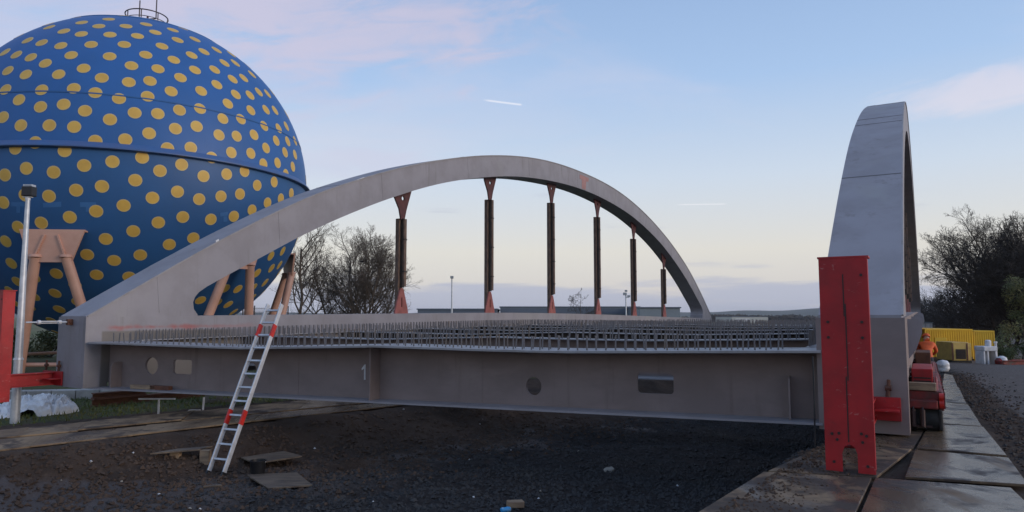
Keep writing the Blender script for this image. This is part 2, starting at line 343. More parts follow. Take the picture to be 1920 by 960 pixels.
M['road_plate'] = road_plate_mat(); M['mud_plate'] = road_plate_mat('mud_caked_plate', 0.47, 0.60, 0.40); M['wet_plate'] = road_plate_mat('wet_steel_plate', 0.28, 0.46)

# ------------------------------------------------------------------ terrain
LA, LD = Vector((-8.26, 11.4)), Vector((0.693, 0.721)).normalized()
RA, RD = Vector((1.62, 6.1)), Vector((0.585, 0.811)).normalized()
def sstep(v, a, b):
    u = np.clip((v - a) / (b - a), 0, 1); return u * u * (3 - 2 * u)
def hfun(x, y):
    x = np.asarray(x, float); y = np.asarray(y, float)
    dl = (x - LA.x) * LD.y - (y - LA.y) * LD.x           # >0 : right of the left road's near edge
    dr = -(x - RA.x) * RD.y + (y - RA.y) * RD.x          # >0 : left of the right road's edge
    left = -0.50 - 0.38 * sstep(-dl, 2.5, 5.2) - 0.006 * np.clip(y - 18, 0, 120)
    right = -0.06 - 0.02 * np.clip(y - 10, 0, 60) - 0.022 * np.clip(y - 22, 0, 30)
    mid = -1.02 + 0.0 * x
    wl = sstep(dl, -0.05, 1.6); wr = sstep(dr, 0.0, 1.1)
    z = left * (1 - wl) + mid * wl
    z = right * (1 - wr) + z * wr
    far = np.clip((np.hypot(x, y) - 70) / 120, 0, 1)
    z = z * (1 - far) + (-2.2) * far
    z = z - 0.0 * far
    return z
def axis(lo, hi, near_lo, near_hi, step, grow=1.18):
    a = list(np.arange(near_lo, near_hi + 1e-6, step)); s = step; v = near_hi
    while v < hi: s *= grow; v += s; a.append(v)
    s = step; v = near_lo
    while v > lo: s *= grow; v -= s; a.insert(0, v)
    return np.array(a)
gx = axis(-4500, 4500, -13, 12, 0.105); gy = axis(-300, 5500, 4.5, 24, 0.105)
X, Y = np.meshgrid(gx, gy); Z = hfun(X, Y)
nearm = (X > -14) & (X < 13) & (Y > 4) & (Y < 26)
idx = np.argwhere(nearm)
for j, i in idx:
    x, y = X[j, i], Y[j, i]
    n = mnoise.fractal(Vector((x * 0.8, y * 0.8, 0.0)), 0.9, 2.1, 5)
    k = mnoise.noise(Vector((x * 4.5, y * 4.5, 3.0)))
    dr = -(x - RA.x) * RD.y + (y - RA.y) * RD.x; dl = (x - LA.x) * LD.y - (y - LA.y) * LD.x
    amp = 0.10 if (dr > 0.05 and dl > 0.0) else 0.028
    bank = math.exp(-((dl - 0.9) / 0.8) ** 2)
    for ro in (2.6, 4.3):
        if dr > 0.3: Z[j, i] -= 0.07 * math.exp(-((dl - ro - .35 * mnoise.noise(Vector((x * .3, y * .3, 2)))) / .22) ** 2)
    Z[j, i] += amp * n + (0.018 + 0.03 * bank) * k + 0.05 * bank * mnoise.noise(Vector((x * 1.7, y * 1.7, 8.0)))
nx, ny = len(gx), len(gy)
verts = np.stack([X.ravel(), Y.ravel(), Z.ravel()], 1)
ii = (np.arange(ny - 1)[:, None] * nx + np.arange(nx - 1)[None, :]).ravel()
faces = np.stack([ii, ii + 1, ii + nx + 1, ii + nx], 1)
gm = bpy.data.meshes.new('ground'); gm.from_pydata(verts.tolist(), [], faces.tolist())
gm.polygons.foreach_set('use_smooth', [True] * len(gm.polygons))
dlv = (verts[:, 0] - LA.x) * LD.y - (verts[:, 1] - LA.y) * LD.x
drv = -(verts[:, 0] - RA.x) * RD.y + (verts[:, 1] - RA.y) * RD.x
ca = gm.color_attributes.new('cover', 'FLOAT_COLOR', 'POINT')
grav = sstep(dlv, 1.9, 5.2) * sstep(drv, -0.1, 0.5) * sstep(verts[:, 1], 7.5 , 9.8)
grs = sstep(-dlv, 5.6, 7.2) * (drv > 0)
fld = sstep(np.hypot(verts[:, 0], verts[:, 1]), 60, 130)
rgt = sstep((verts[:, 0] - 5.22) * .873 - (verts[:, 1] - 7.2) * .488, .25, 1.1)
ca2 = gm.color_attributes.new('cover_b', 'FLOAT_COLOR', 'POINT'); ca2.data.foreach_set('color', np.stack([rgt, rgt * 0, rgt * 0, rgt * 0 + 1], 1).ravel())
ca = gm.color_attributes['cover']
mudm = np.exp(-(((verts[:, 0] + 6.6) / 2.7) ** 2 + ((verts[:, 1] - 10.6 - 0.35 * (verts[:, 0] + 6.6)) / 0.85) ** 2)) + 0.33 * sstep(dlv, .8, 1.8) * sstep(5.8 - dlv, 0, 1.5) * sstep(drv, .5, 1.5)
ca.data.foreach_set('color', np.stack([grav, grs, fld, mudm], 1).ravel())
m = bpy.data.materials.new('earth'); m.use_nodes = True; t = m.node_tree; p = t.nodes['Principled BSDF']
at_ = N(t, 'ShaderNodeAttribute', attribute_name='cover'); sp_ = N(t, 'ShaderNodeSeparateColor'); t.links.new(at_.outputs['Color'], sp_.inputs[0])
tcn = N(t, 'ShaderNodeTexCoord'); v = tcn.outputs['Object']
nb = noise_n(t, v, 0.9, 7, 0.62); nf = noise_n(t, v, 9, 6, 0.65); nm = noise_n(t, v, 2.4, 6, 0.6)
dirt = mixc(t, smooth(t, nb, 0.36, 0.64), (0.038, 0.024, 0.0165), (0.070, 0.045, 0.031))
dirt = mixc(t, smooth(t, nf, 0.52, 0.74), dirt, (0.092, 0.062, 0.043))
gravel = mixc(t, smooth(t, nf, 0.35, 0.7), (0.017, 0.0135, 0.0128), (0.040, 0.033, 0.030))
gfac = smooth(t, math_n(t, 'ADD', sp_.outputs[0], math_n(t, 'MULTIPLY', math_n(t, 'SUBTRACT', nm, 0.5), 1.5)), 0.36, 0.66)
c = mixc(t, gfac, dirt, gravel)
grass_c = mixc(t, smooth(t, nm, 0.35, 0.65), (0.055, 0.075, 0.020), (0.075, 0.062, 0.028))
c = mixc(t, smooth(t, math_n(t, 'ADD', sp_.outputs[1], math_n(t, 'MULTIPLY', math_n(t, 'SUBTRACT', nb, 0.5), 0.7)), 0.4, 0.6), c, grass_c)
c = mixc(t, sp_.outputs[2], c, mixc(t, smooth(t, noise_n(t, v, 0.01, 4), 0.4, 0.6), (0.10, 0.11, 0.045), (0.15, 0.13, 0.07)))
at2 = N(t, 'ShaderNodeAttribute', attribute_name='cover_b'); sp2 = N(t, 'ShaderNodeSeparateColor'); t.links.new(at2.outputs['Color'], sp2.inputs[0])
yard = mixc(t, smooth(t, nf, 0.4, 0.66), (0.095, 0.080, 0.073), (0.165, 0.143, 0.132))
c = mixc(t, smooth(t, math_n(t, 'ADD', sp2.outputs[0], math_n(t, 'MULTIPLY', math_n(t, 'SUBTRACT', nm, 0.5), 0.8)), 0.4, 0.65), c, yard)
mudf = smooth(t, math_n(t, 'ADD', at_.outputs['Alpha'], math_n(t, 'MULTIPLY', math_n(t, 'SUBTRACT', nb, 0.5), 1.3)), 0.34, 0.56)
c = mixc(t, mudf, c, (0.070, 0.054, 0.047))
t.links.new(c, p.inputs['Base Color'])
rgh = N(t, 'ShaderNodeMapRange'); t.links.new(mudf, rgh.inputs[0]); rgh.inputs[3].default_value = 0.92; rgh.inputs[4].default_value = 0.34
t.links.new(rgh.outputs[0], p.inputs['Roughness']); p.inputs['Specular IOR Level'].default_value = 0.3
bmp = N(t, 'ShaderNodeBump'); bmp.inputs['Strength'].default_value = 0.7; bmp.inputs['Distance'].default_value = 0.05
t.links.new(math_n(t, 'ADD', noise_n(t, v, 14, 6, 0.7), math_n(t, 'MULTIPLY', noise_n(t, v, 45, 4, 0.7), 0.5)), bmp.inputs['Height']); t.links.new(bmp.outputs[0], p.inputs['Normal'])
gm.materials.append(m)
ground = tag(link('ground', gm), kind='structure')
def gz(x, y):
    """height of the finished ground mesh"""
    i = int(np.clip(np.searchsorted(gx, x) - 1, 0, nx - 2)); j = int(np.clip(np.searchsorted(gy, y) - 1, 0, ny - 2))
    u = (x - gx[i]) / (gx[i + 1] - gx[i]); q = (y - gy[j]) / (gy[j + 1] - gy[j])
    return float(Z[j, i] * (1 - u) * (1 - q) + Z[j, i + 1] * u * (1 - q) + Z[j + 1, i] * (1 - u) * q + Z[j + 1, i + 1] * u * q)
def on_ground(px, py):
    """where the sight line through a photo point meets the ground"""
    d = ray(px, py); s = 4.0
    while s < 200:
        q = Vector((d.x * s, d.y * s, CAMZ + d.z * s))
        if q.z < gz(q.x, q.y): break
        s += 0.03
    return Vector((q.x, q.y, gz(q.x, q.y)))

# gravel, clods and grass: nobody could count them
def rock(mb, c, r):
    q = [Vector((random.gauss(0, 1), random.gauss(0, 1), random.gauss(0, 1))).normalized() for _ in range(2)]
    a = Vector((1, 0, 0)); vs = []
    R = Matrix.Rotation(random.uniform(0, 6.28), 3, 'Z') @ Matrix.Rotation(random.uniform(-0.6, 0.6), 3, 'X')
    for vx in ((1, 0, 0), (-1, 0, 0), (0, 1, 0), (0, -1, 0), (0, 0, 0.8), (0, 0, -0.6)):
        vs.append(Vector(c) + R @ (Vector(vx) * r * random.uniform(0.65, 1.25)))
    mb.add(vs, [(0, 2, 4), (2, 1, 4), (1, 3, 4), (3, 0, 4), (2, 0, 5), (1, 2, 5), (3, 1, 5), (0, 3, 5)])
sm, cm_ = MB(), MB()
cnt = 0
while cnt < 30000:
    x = random.uniform(-9, 8); y = random.uniform(7.5, 19) if random.random() < 0.75 else random.uniform(7.5, 13)
    dl = (x - LA.x) * LD.y - (y - LA.y) * LD.x; dr = -(x - RA.x) * RD.y + (y - RA.y) * RD.x
    if dl < 0.2 or dr < 0.1: continue
    cnt += 1
    g = min(max((dl - 1.9) / 3.0, 0), 1) * (1 if y > 8.8 else 0.4)
    if random.random() < g: rock(sm, (x, y, gz(x, y) + 0.004), random.choice((0.012, 0.016, 0.02, 0.026, 0.035, 0.035, 0.05)))
    elif random.random() < 0.6: rock(cm_, (x, y, gz(x, y) + 0.003), random.choice((0.014, 0.02, 0.03, 0.045, 0.06)))
for _ in range(2600):
    u = random.uniform(-1.5, 26); off_ = abs(random.gauss(0, .5)) + .02; x = 5.22 + .488 * u + .873 * off_; y = 7.2 + .873 * u - .488 * off_
    if y < 5: continue
    rock(cm_ if random.random() < .6 else sm, (x, y, gz(x, y) + .004), random.choice((.012, .018, .025, .04)))
for _ in range(2600):
    u = random.uniform(-3, 5.5); off_ = random.gauss(-.12, .26); x = RA.x + RD.x * u - RD.y * off_; y = RA.y + RD.y * u + RD.x * off_
    if y < 4.6: continue
    zc_ = gz(x, y) if off_ > -.02 else max(gz(x, y), 0.006)
    rock(cm_, (x, y, zc_ + .004), random.choice((.010, .014, .02, .03)) * (1 if off_ > -.1 else .7))
tag(sm.build('gravel', M['stone']), 'dark crushed gravel spread under the bridge end', 'gravel', kind='stuff')
tag(cm_.build('earth_clods', M['clod']), 'brown lumps of earth strewn over the pit floor and bank', 'earth', kind='stuff')
gr = MB()
for _ in range(9000):
    x = random.uniform(-15, -3.5); y = random.uniform(13.5, 25)
    dl = (x - LA.x) * LD.y - (y - LA.y) * LD.x
    if -dl < 6.0 + 1.2 * random.random(): continue
    h = random.uniform(0.05, 0.13); a = random.uniform(0, 6.28); z = gz(x, y)
    dx_, dy_ = math.cos(a) * 0.022, math.sin(a) * 0.022; lx, ly = random.gauss(0, 0.03), random.gauss(0, 0.03)
    gr.add([(x - dx_, y - dy_, z - .01), (x + dx_, y + dy_, z - .01), (x + lx, y + ly, z + h)], [(0, 1, 2)])
tag(gr.build('grass', M['grass']), 'short green grass strip beyond the plate road', 'grass', kind='stuff')

# ------------------------------------------------------------------ plate roads
def plate_obj(quad, top, parent, th=0.03, tilt=0.0, mt='road_plate'):
    ctr = sum((Vector((q.x, q.y, 0)) for q in quad), Vector()) / 4
    mb = MB(); k = [top + random.uniform(-tilt, tilt) for _ in quad]
    vs = [(q.x - ctr.x, q.y - ctr.y, kk) for q, kk in zip(quad, k)] + [(q.x - ctr.x, q.y - ctr.y, kk - th) for q, kk in zip(quad, k)]
    mb.add(vs, [(0, 1, 2, 3), (7, 6, 5, 4), (0, 4, 5, 1), (1, 5, 6, 2), (2, 6, 7, 3), (3, 7, 4, 0)])
    o = mb.build('steel_plate', M[mt], parent, bevel=0.006); o.location = (ctr.x, ctr.y, 0)
    e0 = Vector((quad[1].x - quad[0].x, quad[1].y - quad[0].y, 0)); return o
rr = tag(thing('plate_road', None, None), kind='structure')
def Q(*pts): return [atz(x, y, 0.0) for x, y in pts]
quads = [Q((1560, 1090), (2080, 1090), (1896, 914), (1641, 895)),
         Q((1697, 893), (1928, 908), (1891, 858), (1716, 843)),
         Q((1719, 839), (1888, 854), (1844, 801), (1742, 794)),
         Q((1744, 791), (1841, 798), (1815, 757), (1757, 752)),
         Q((1758, 750), (1812, 754), (1798, 724), (1765, 721)),
         Q((1766, 719), (1796, 722), (1786, 699), (1770, 697)),
         Q((1100, 1090), (1545, 1090), (1634, 897), (1432, 886)),
         Q((1440, 882), (1643, 893), (1709, 842), (1552, 832)),
         Q((1556, 829), (1712, 839), (1738, 796), (1612, 786))]
for i, q in enumerate(quads): plate_obj(q, [0.0, -0.004, 0.004, -0.01, -0.03, -0.06, 0.006, 0.0, -0.006][i], rr, tilt=0.005, mt='wet_plate' if i in (0, 1, 2, 3, 4, 5) else 'mud_plate' if i in (6, 7, 8) else 'road_plate')
lr = tag(thing('plate_road', None, None), kind='structure')
lines = [lambda x: 842 - .1116 * x, lambda x: 823 - .0955 * x, lambda x: 819.8 - .0955 * x, lambda x: 806 - .0985 * x]
xs = [-330, -60, 56, 250, 470, 640, 800]
for (a, b, off) in ((0, 1, 0), (2, 3, 90)):
    for x0, x1 in zip(xs[:-1], xs[1:]):
        x0 += off; x1 += off
        q = [atz(x0 + .2, lines[a](x0 + .2), -.45), atz(x1 - .2, lines[a](x1 - .2), -.45), atz(x1 + 25, lines[b](x1 + 25), -.45), atz(x0 + 25.4, lines[b](x0 + 25.4), -.45)]
        plate_obj(q, -.45 + random.uniform(-.012, .012), lr, tilt=0.006, mt='wet_plate' if x0 > 440 else 'road_plate')

# ------------------------------------------------------------------ the arch bridge
PHI = RAD(30.3); BL, BT = 0.29, 11.53
BO = Vector((BT * math.sin(PHI) - BL * math.cos(PHI), BT * math.cos(PHI) + BL * math.sin(PHI), 0.0))
bridge = thing('arch_bridge', 'unfinished grey steel bridge with two tall arches and open studded deck', 'bridge', BO, -PHI)
BM = Matrix.Translation(BO) @ Matrix.Rotation(-PHI, 4, 'Z'); BI = BM.inverted()
SK = 0.1388
XL, XR = -16.64, -1.10        # inner faces of the left and right arches
WA = 1.10
Ul = [(0, 0), (3.45, 2.07), (7.29, 4.05), (9.3, 4.87), (11.3, 5.6), (14.3, 6.52), (17.8, 7.38), (22.25, 8.1), (28, 8.38)]
Ll = [(3.23, .83), (4.2, 1.34), (4.85, 1.67), (6.36, 2.45), (9.33, 3.78), (11.1, 4.47), (13.6, 5.32), (17.2, 6.24), (20, 6.77), (23.3, 7.15), (28, 7.36)]
def sym(pts): return pts + [(56 - x, y) for x, y in reversed(pts[:-1])]
US, LS = Spline(sym(Ul)), Spline(sym(Ll))
camber = Spline([(0, -.03), (3, 0), (11.5, .08), (19.3, .14), (28, .10), (37, -.01), (46, -.13), (56, -.24)])
def yz(Xc, Y0):   # plate x -> bridge Y, plate y -> Z, thickness -> X
    return Matrix(((0, 0, 1, Xc), (1, 0, 0, Y0), (0, 1, 0, 0), (0, 0, 0, 1)))
def arch_outline(k, z0):
    up = [(t, z0 + k * US(t)) for t in np.concatenate([np.linspace(0, 3.45, 4), np.linspace(4, 52, 97), np.linspace(52.55, 56, 4)])]
    hole = [(2.95, 0.05), (2.83, .2), (2.80, .38), (2.85, .52), (2.97, .66)]
    lo = [(t, z0 + k * LS(t)) for t in np.linspace(3.23, 52.77, 100)]
    a = [(t, z0 + k * h) for t, h in hole]; b = [(56 - t, z0 + k * h) for t, h in reversed(hole)]
    up[0] = (.02, up[0][1] + .012); up[-1] = (55.98, up[-1][1] + .012)
    return up + [(55.98, z0 - .3), (53.05, z0 - .3)] + list(reversed(a + lo + b)) + [(2.95, z0 - .2), (.02, z0 - .2)]
def stain_mat():
    m = M['steel'].copy(); m.name = 'primed_steel_with_red_smear'; t = m.node_tree; p = t.nodes['Principled BSDF']
    old = p.inputs['Base Color'].links[0].from_socket
    tcn = N(t, 'ShaderNodeTexCoord'); s = N(t, 'ShaderNodeSeparateXYZ'); t.links.new(tcn.outputs['Object'], s.inputs[0])
    x, y, z = s.outputs
    f = math_n(t, 'MULTIPLY', smooth(t, y, -1.9, -1.6), smooth(t, y, 3.4, 0.2))
    zz = math_n(t, 'ABSOLUTE', math_n(t, 'SUBTRACT', z, 1.42))
    f = math_n(t, 'MULTIPLY', f, smooth(t, math_n(t, 'ADD', zz, math_n(t, 'MULTIPLY', noise_n(t, tcn.outputs['Object'], 2.5, 6), 0.30)), 0.25, 0.13))
    c = mixc(t, math_n(t, 'MULTIPLY', f, 0.8), old, (0.36, 0.10, 0.09))
    g = math_n(t, 'MULTIPLY', math_n(t, 'MULTIPLY', smooth(t, y, -1.95, -1.9), smooth(t, y, 2.5, 1.2)), smooth(t, z, 1.36, 1.30))
    c = mixc(t, math_n(t, 'MULTIPLY', g, 0.75), c, (0.13, 0.11, 0.085))
    t.links.new(c, p.inputs['Base Color']); return m
M['steel_stain'] = stain_mat()
def edge_girder(Xc, Y0, name, mt, zl=.78):
    top = [(t, CAMZ + camber(t)) for t in np.linspace(0, 56, 41)]
    out = top + [(56, .02), (55.4, .02), (55.4, zl), (.56, zl), (.56, .02), (0, .02)]
    return link(name, plate_mesh(out, (), WA + .08, yz(Xc, Y0), mt, name, 30), bridge)
def arch(Xc, Y0, k, z0):
    return link('arch', plate_mesh(arch_outline(k, z0), (), WA, yz(Xc, Y0), M['steel'], 'arch', 28), bridge)
XcL, XcR = XL - WA / 2, XR + WA / 2
Y0L = SK * XL
archL = arch(XcL, Y0L, 1.0, CAMZ - .02); archR = arch(XcR, 0.0, 1.065, CAMZ + .0)
tag(archL, 'left arch, seen broadside with six hangers'); tag(archR, 'right arch, seen nearly end on')
gL = edge_girder(XcL, Y0L, 'edge_girder', M['steel_stain'], .12); gR = edge_girder(XcR, 0.0, 'edge_girder', M['steel_girder'])
# arch seams and marks
def arch_seam(par, Xc, Y0, k, z0, t, mt, wd=0.03, x0=-.55, x1=.55, name='weld_seam'):
    mb = MB(); dz_ = 0.006
    sl = (US(t + .1) - US(t - .1)) / .2 * k; d = Vector((0, 1, sl)).normalized(); n = Vector((0, -d.z, d.y))
    c = Vector((Xc, Y0 + t, z0 + k * US(t))) + n * dz_
    a, b = c - d * wd / 2, c + d * wd / 2
    vs = []
    for pt in (a, b):
        for xx in (x0, x1): vs.append(pt + Vector((xx, 0, 0)))
    vs += [v_ - n * .012 for v_ in vs]
    mb.add(vs, [(0, 1, 3, 2), (4, 6, 7, 5), (0, 4, 5, 1), (2, 3, 7, 6), (0, 2, 6, 4), (1, 5, 7, 3)])
    return mb.build(name, mt, par)
zR0 = CAMZ
for t_ in (4.6, 8.9, 9.8, 14.6): arch_seam(archR, XcR, 0, 1.065, zR0, t_, M['weld'], 0.035)
for t_, xx in ((16.2, -.50), (16.5, .36)): arch_seam(archR, XcR, 0, 1.065, zR0, t_, M['white'], 0.10, xx, xx + .14, 'chalk_mark')
for t_ in (8.2, 15.6, 28.0, 40.0): arch_seam(archL, XcL, Y0L, 1.0, CAMZ - .02, t_, M['weld'], 0.03)
# side face marks on the left arch : pale primer repair and chalk ticks
def face_pt(px, py, X):
    d = ray(px, py); o = BI @ Vector((0, 0, CAMZ)); dd = BI.to_3x3() @ d; s = (X - o.x) / dd.x
    return o + dd * s
def face_patch(pxs, X, mt, name, par, th=.012):
    pts = [face_pt(x, y, X) for x, y in pxs]
    return link(name, plate_mesh([(q.y, q.z) for q in pts], (), th, yz(X + th / 2 - .004, 0), mt, name), par)
face_patch([(1087, 327), (1104, 334), (1103, 341), (1099, 340), (1098, 356), (1091, 353), (1091, 337), (1087, 335)], XL, M['primer_pink'], 'primer_patch', archL)
face_patch([(669, 337), (683, 332), (683, 334.5), (669, 339.5)], XL, M['white'], 'chalk_mark', archL)
face_patch([(404, 451), (410, 448), (410, 452), (405, 455)], XL, M['white'], 'chalk_mark', archL)
# left arch rim where the top plate laps the side plate
def rim(par, X, Y0, k, z0):
    mb = MB(); ts = np.linspace(.05, 55.95, 120)
    pts = [Vector((X, Y0 + t, z0 + k * US(t) - .025)) for t in ts]
    for a, b in zip(pts[:-1], pts[1:]): mb.beam(a, b, .03, .03)
    return mb.build('lap_edge', M['flange'], par)
rim(archL, XL + .012, Y0L, 1.0, CAMZ - .02); rim(archR, .012, 0, 1.065, zR0)

def face_weld(par, X, Y0, k, z0, t, lo=None):
    mb = MB(); a = Vector((X, Y0 + t, z0 + k * US(t) - .06)); tl_ = t + .10 * (1 if t < 28 else -1) * 1.0
    b = Vector((X, Y0 + tl_, z0 + (k * LS(tl_) if lo is None else lo) + .04)); mb.beam(a, b, .007, .022, (0, 1, 0)); return mb.build('weld_seam', M['steel'], par)
for t_ in (5.6, 10.3, 15.9, 21.4, 27.2, 33.0, 38.8, 44.6, 50.0): face_weld(archL, XL + .003, Y0L, 1.0, CAMZ - .02, t_)
for t_ in (1.75,): face_weld(archL, XL + .003, Y0L, 1.0, CAMZ - .02, t_, .06)
# deck: end cross girder with access holes, then the row of cross beams
prof = [(0, 1.15), (.26, 1.065), (.35, 1.07), (.5, 1.10), (.71, 1.005), (1, 1.055)]
SD = Vector((-1, -SK, 0)).normalized(); SN = Vector((SK, -1, 0)).normalized()   # along the skew, and towards the viewer
X0, X1 = XR - .045, XL + .045
LEN = (X0 - X1) / abs(SD.x)
def sk_pt(s, Yoff, z): 
    xx = X0 + SD.x * s; return Vector((xx, SK * xx + Yoff, z))
def flange_strip(par, Yoff, wd, th, zf, name, mt, n=24):
    mb = MB(); vs = []
    for i in range(n + 1):
        s = LEN * i / n; z = zf(i / n)
        c = sk_pt(s, Yoff, z)
        for u, q in ((-.5, 0), (.5, 0), (.5, th), (-.5, th)): vs.append(c - SN * (u * wd) + Vector((0, 0, q)))
    fs = []
    for i in range(n):
        for j in range(4): fs.append((i * 4 + j, i * 4 + (j + 1) % 4, i * 4 + 4 + (j + 1) % 4, i * 4 + 4 + j))
    fs += [(3, 2, 1, 0), tuple(n * 4 + j for j in range(4))]
    mb.add(vs, fs); return mb.build(name, mt, par)
def sk_mat(Yoff):
    o = sk_pt(0, Yoff, 0); m_ = Matrix.Identity(4)
    for r in range(3): m_[r][0] = SD[r]; m_[r][1] = (0, 0, 1)[r]; m_[r][2] = SN[r]; m_[r][3] = o[r]
    return m_
def web_uv(px, py, Yoff):
    """photo point -> (s, z) on the end web"""
    o = BI @ Vector((0, 0, CAMZ)); dd = BI.to_3x3() @ ray(px, py); P0 = sk_pt(0, Yoff, 0)
    k = (P0 - o).dot(SN) / dd.dot(SN); h = o + dd * k
    return (h - P0).dot(SD), h.z
WY = 0.60
endg = bpy.data.objects.new('end_cross_girder', None); C.objects.link(endg); endg.parent = bridge
endg['label'] = 'solid end cross girder with access holes facing the viewer'
holes = []
def hole_at(px, py, pw, ph, kind):
    a = web_uv(px - pw / 2, py, WY); b = web_uv(px + pw / 2, py, WY); c_ = web_uv(px, py, WY)
    e = web_uv(px, py - ph / 2, WY); f = web_uv(px, py + ph / 2, WY)
    wd, ht = abs(b[0] - a[0]), abs(e[1] - f[1])
    return (circ(c_[0], c_[1], wd / 2, 28, ht / 2) if kind == 'c' else rrect(c_[0], c_[1], wd, ht, .07)), c_, wd, ht, kind
for args in ((285, 686, 25, 34, 'c'), (343, 688, 36, 29, 'r'), (470, 695, 24, 34, 'c'), (1001, 724, 31, 37, 'c'), (1229, 719, 70, 41, 'r')):
    holes.append(hole_at(*args))
zb = lambda u: .075 - .075 * u
zt = lambda u: interp(prof, u)
N_ = 24
outline = [(LEN * i / N_, zb(i / N_) + .03) for i in range(N_ + 1)] + [(LEN * i / N_, zt(i / N_) + .004) for i in range(N_, -1, -1)]
link('web', plate_mesh(outline, [h[0] for h in holes], .03, sk_mat(WY), M['steel_girder'], 'web', 25), endg)
for h, c_, wd, ht, kd in holes:
    if kd == 'c': inner = circ(c_[0], c_[1], wd / 2 - .012, 28, ht / 2 - .012)
    else: inner = rrect(c_[0], c_[1], wd - .024, ht - .024, .06)
    outer = circ(c_[0], c_[1], wd / 2 + .012, 28, ht / 2 + .012) if kd == 'c' else rrect(c_[0], c_[1], wd + .024, ht + .024, .08)
    mm = sk_mat(WY - .10) if True else None
    link('hole_collar', plate_mesh(outer, [inner], .05, sk_mat(WY + .012), M['steel_girder'], 'hole_collar', 30), endg)
flange_strip(endg, WY - .02, 1.16, .035, zt, 'top_flange', M['flange'])
flange_strip(endg, WY - .05, .86, .032, zb, 'bottom_flange', M['steel'])
def stiff(px, z0, z1, dp, name='stiffener', rnd=0.0):
    s, _ = web_uv(px, 720, WY); u = s / LEN
    z0 = max(z0, zb(u) + .033); z1 = min(z1, zt(u) - .002)
    out = [(.018, z0), (dp, z0), (dp, z1 - rnd), (dp - rnd * .4, z1 - rnd * .25), (dp - rnd, z1), (.018, z1)] if rnd else [(.018, z0), (dp, z0), (dp, z1), (.018, z1)]
    o = sk_pt(s, WY, 0); m_ = Matrix.Identity(4)
    for r in range(3): m_[r][0] = SN[r]; m_[r][1] = (0, 0, 1)[r]; m_[r][2] = SD[r]; m_[r][3] = o[r]
    link(name, plate_mesh(out, (), .025, m_, M['steel_girder'], name), endg)
stiff(712, 0, 3, .36); stiff(1480, 0, .76, .30, rnd=.10); stiff(228, 0, .62, .30, rnd=.10)
for px_ in (560, 905, 1150, 1370):
    s_w = web_uv(px_, 720, WY)[0]; u_ = s_w / LEN; link('weld_seam', plate_mesh([(s_w - .011, zb(u_) + .035), (s_w + .011, zb(u_) + .035), (s_w + .011, zt(u_) - .003), (s_w - .011, zt(u_) - .003)], (), .006, sk_mat(WY - .0175), M['steel_girder'], 'weld_seam'), endg)
# the painted figure 1
one = [web_uv(x, y, WY) for x, y in ((683.6, 712), (686.4, 712), (686.6, 683), (684.2, 683.6), (679.2, 691), (679.6, 694), (683.8, 690.5))]
link('painted_numeral', plate_mesh(one, (), .006, sk_mat(WY - .0165), M['white'], 'painted_numeral'), endg)
def studs(par, Yoff, rows, zf, sp, h, name='shear_studs', lo=.03, hi=.97, skip=0.0):
    mb = MB(); n = int(LEN * (hi - lo) / sp)
    for i in range(n):
        for r in rows:
            if random.random() < skip: continue
            s = LEN * lo + sp * (i + .5) + random.uniform(-.008, .008); z = zf(s / LEN)
            c = sk_pt(s, Yoff + r, z); hh = h * random.uniform(.86, 1.08)
            top = c + Vector((random.gauss(0, .009), random.gauss(0, .009), hh))
            mb.tube(c, top, .0135, .0135, 5, False); mb.tube(top - Vector((0, 0, .012)), top, .019, .019, 6, True)
    o = mb.build(name, M['stud'], par); o['kind'] = 'stuff'; return o
studs(endg, WY, (-.36, .05), lambda u: zt(u) + .034, .17, .25)
for k in range(1, 14):
    Yo = WY + 4.0 * k
    dzk = camber(Yo) - camber(0)
    zk = lambda u, d=dzk: zt(u) + d + .02
    cb = bpy.data.objects.new('cross_beam', None); C.objects.link(cb); cb.parent = bridge
    flange_strip(cb, Yo, .60, .022, zk, 'top_flange', M['flange'])
    o2 = [(LEN * i / N_, .30 + dzk) for i in range(N_ + 1)] + [(LEN * i / N_, zk(i / N_) + .002) for i in range(N_, -1, -1)]
    link('web', plate_mesh(o2, (), .02, sk_mat(Yo), M['beam_web'] if k > 1 else M['steel_girder'], 'web'), cb)  # first web paler to look skylit through the holes, later webs shade-dark
    flange_strip(cb, Yo, 1.3 if k == 1 else .5, .025, lambda u, d=dzk: .28 + d, 'bottom_flange', M['flange'] if k == 1 else M['steel_girder'], 6)
    studs(cb, Yo, (-.17, .17), lambda u: zk(u) + .02, .17 if k < 6 else .2, .25)
# a row of studs along the inner ledge of each edge girder
for (xg, sgn, Y0) in ((XL, 1, Y0L), (XR, -1, 0)):
    led, fl = MB(), MB(); par_ = gL if sgn == 1 else gR
    pts = [Vector((xg + sgn * .19, Y0 + 1.15 + q, 1.085 + (0.0 if sgn == 1 else .08) + camber(1.15 + q) - camber(0))) for q in np.linspace(0, 53, 40)]
    for a, b in zip(pts[:-1], pts[1:]): fl.beam(a, b, .30, .022)
    fl.build('deck_ledge', M['flange'], par_)
    for i in range(300):
        y = Y0 + 1.25 + i * .175; z = 1.097 + (0.0 if sgn == 1 else .08) + camber(y - Y0) - camber(0)
        for xx in (.10, .26):
            p_ = Vector((xg + sgn * (.04 + xx), y, z)); led.tube(p_, p_ + Vector((0, 0, .25)), .0135, .0135, 5, True)
    o = led.build('shear_studs', M['stud'], par_); o['kind'] = 'stuff'
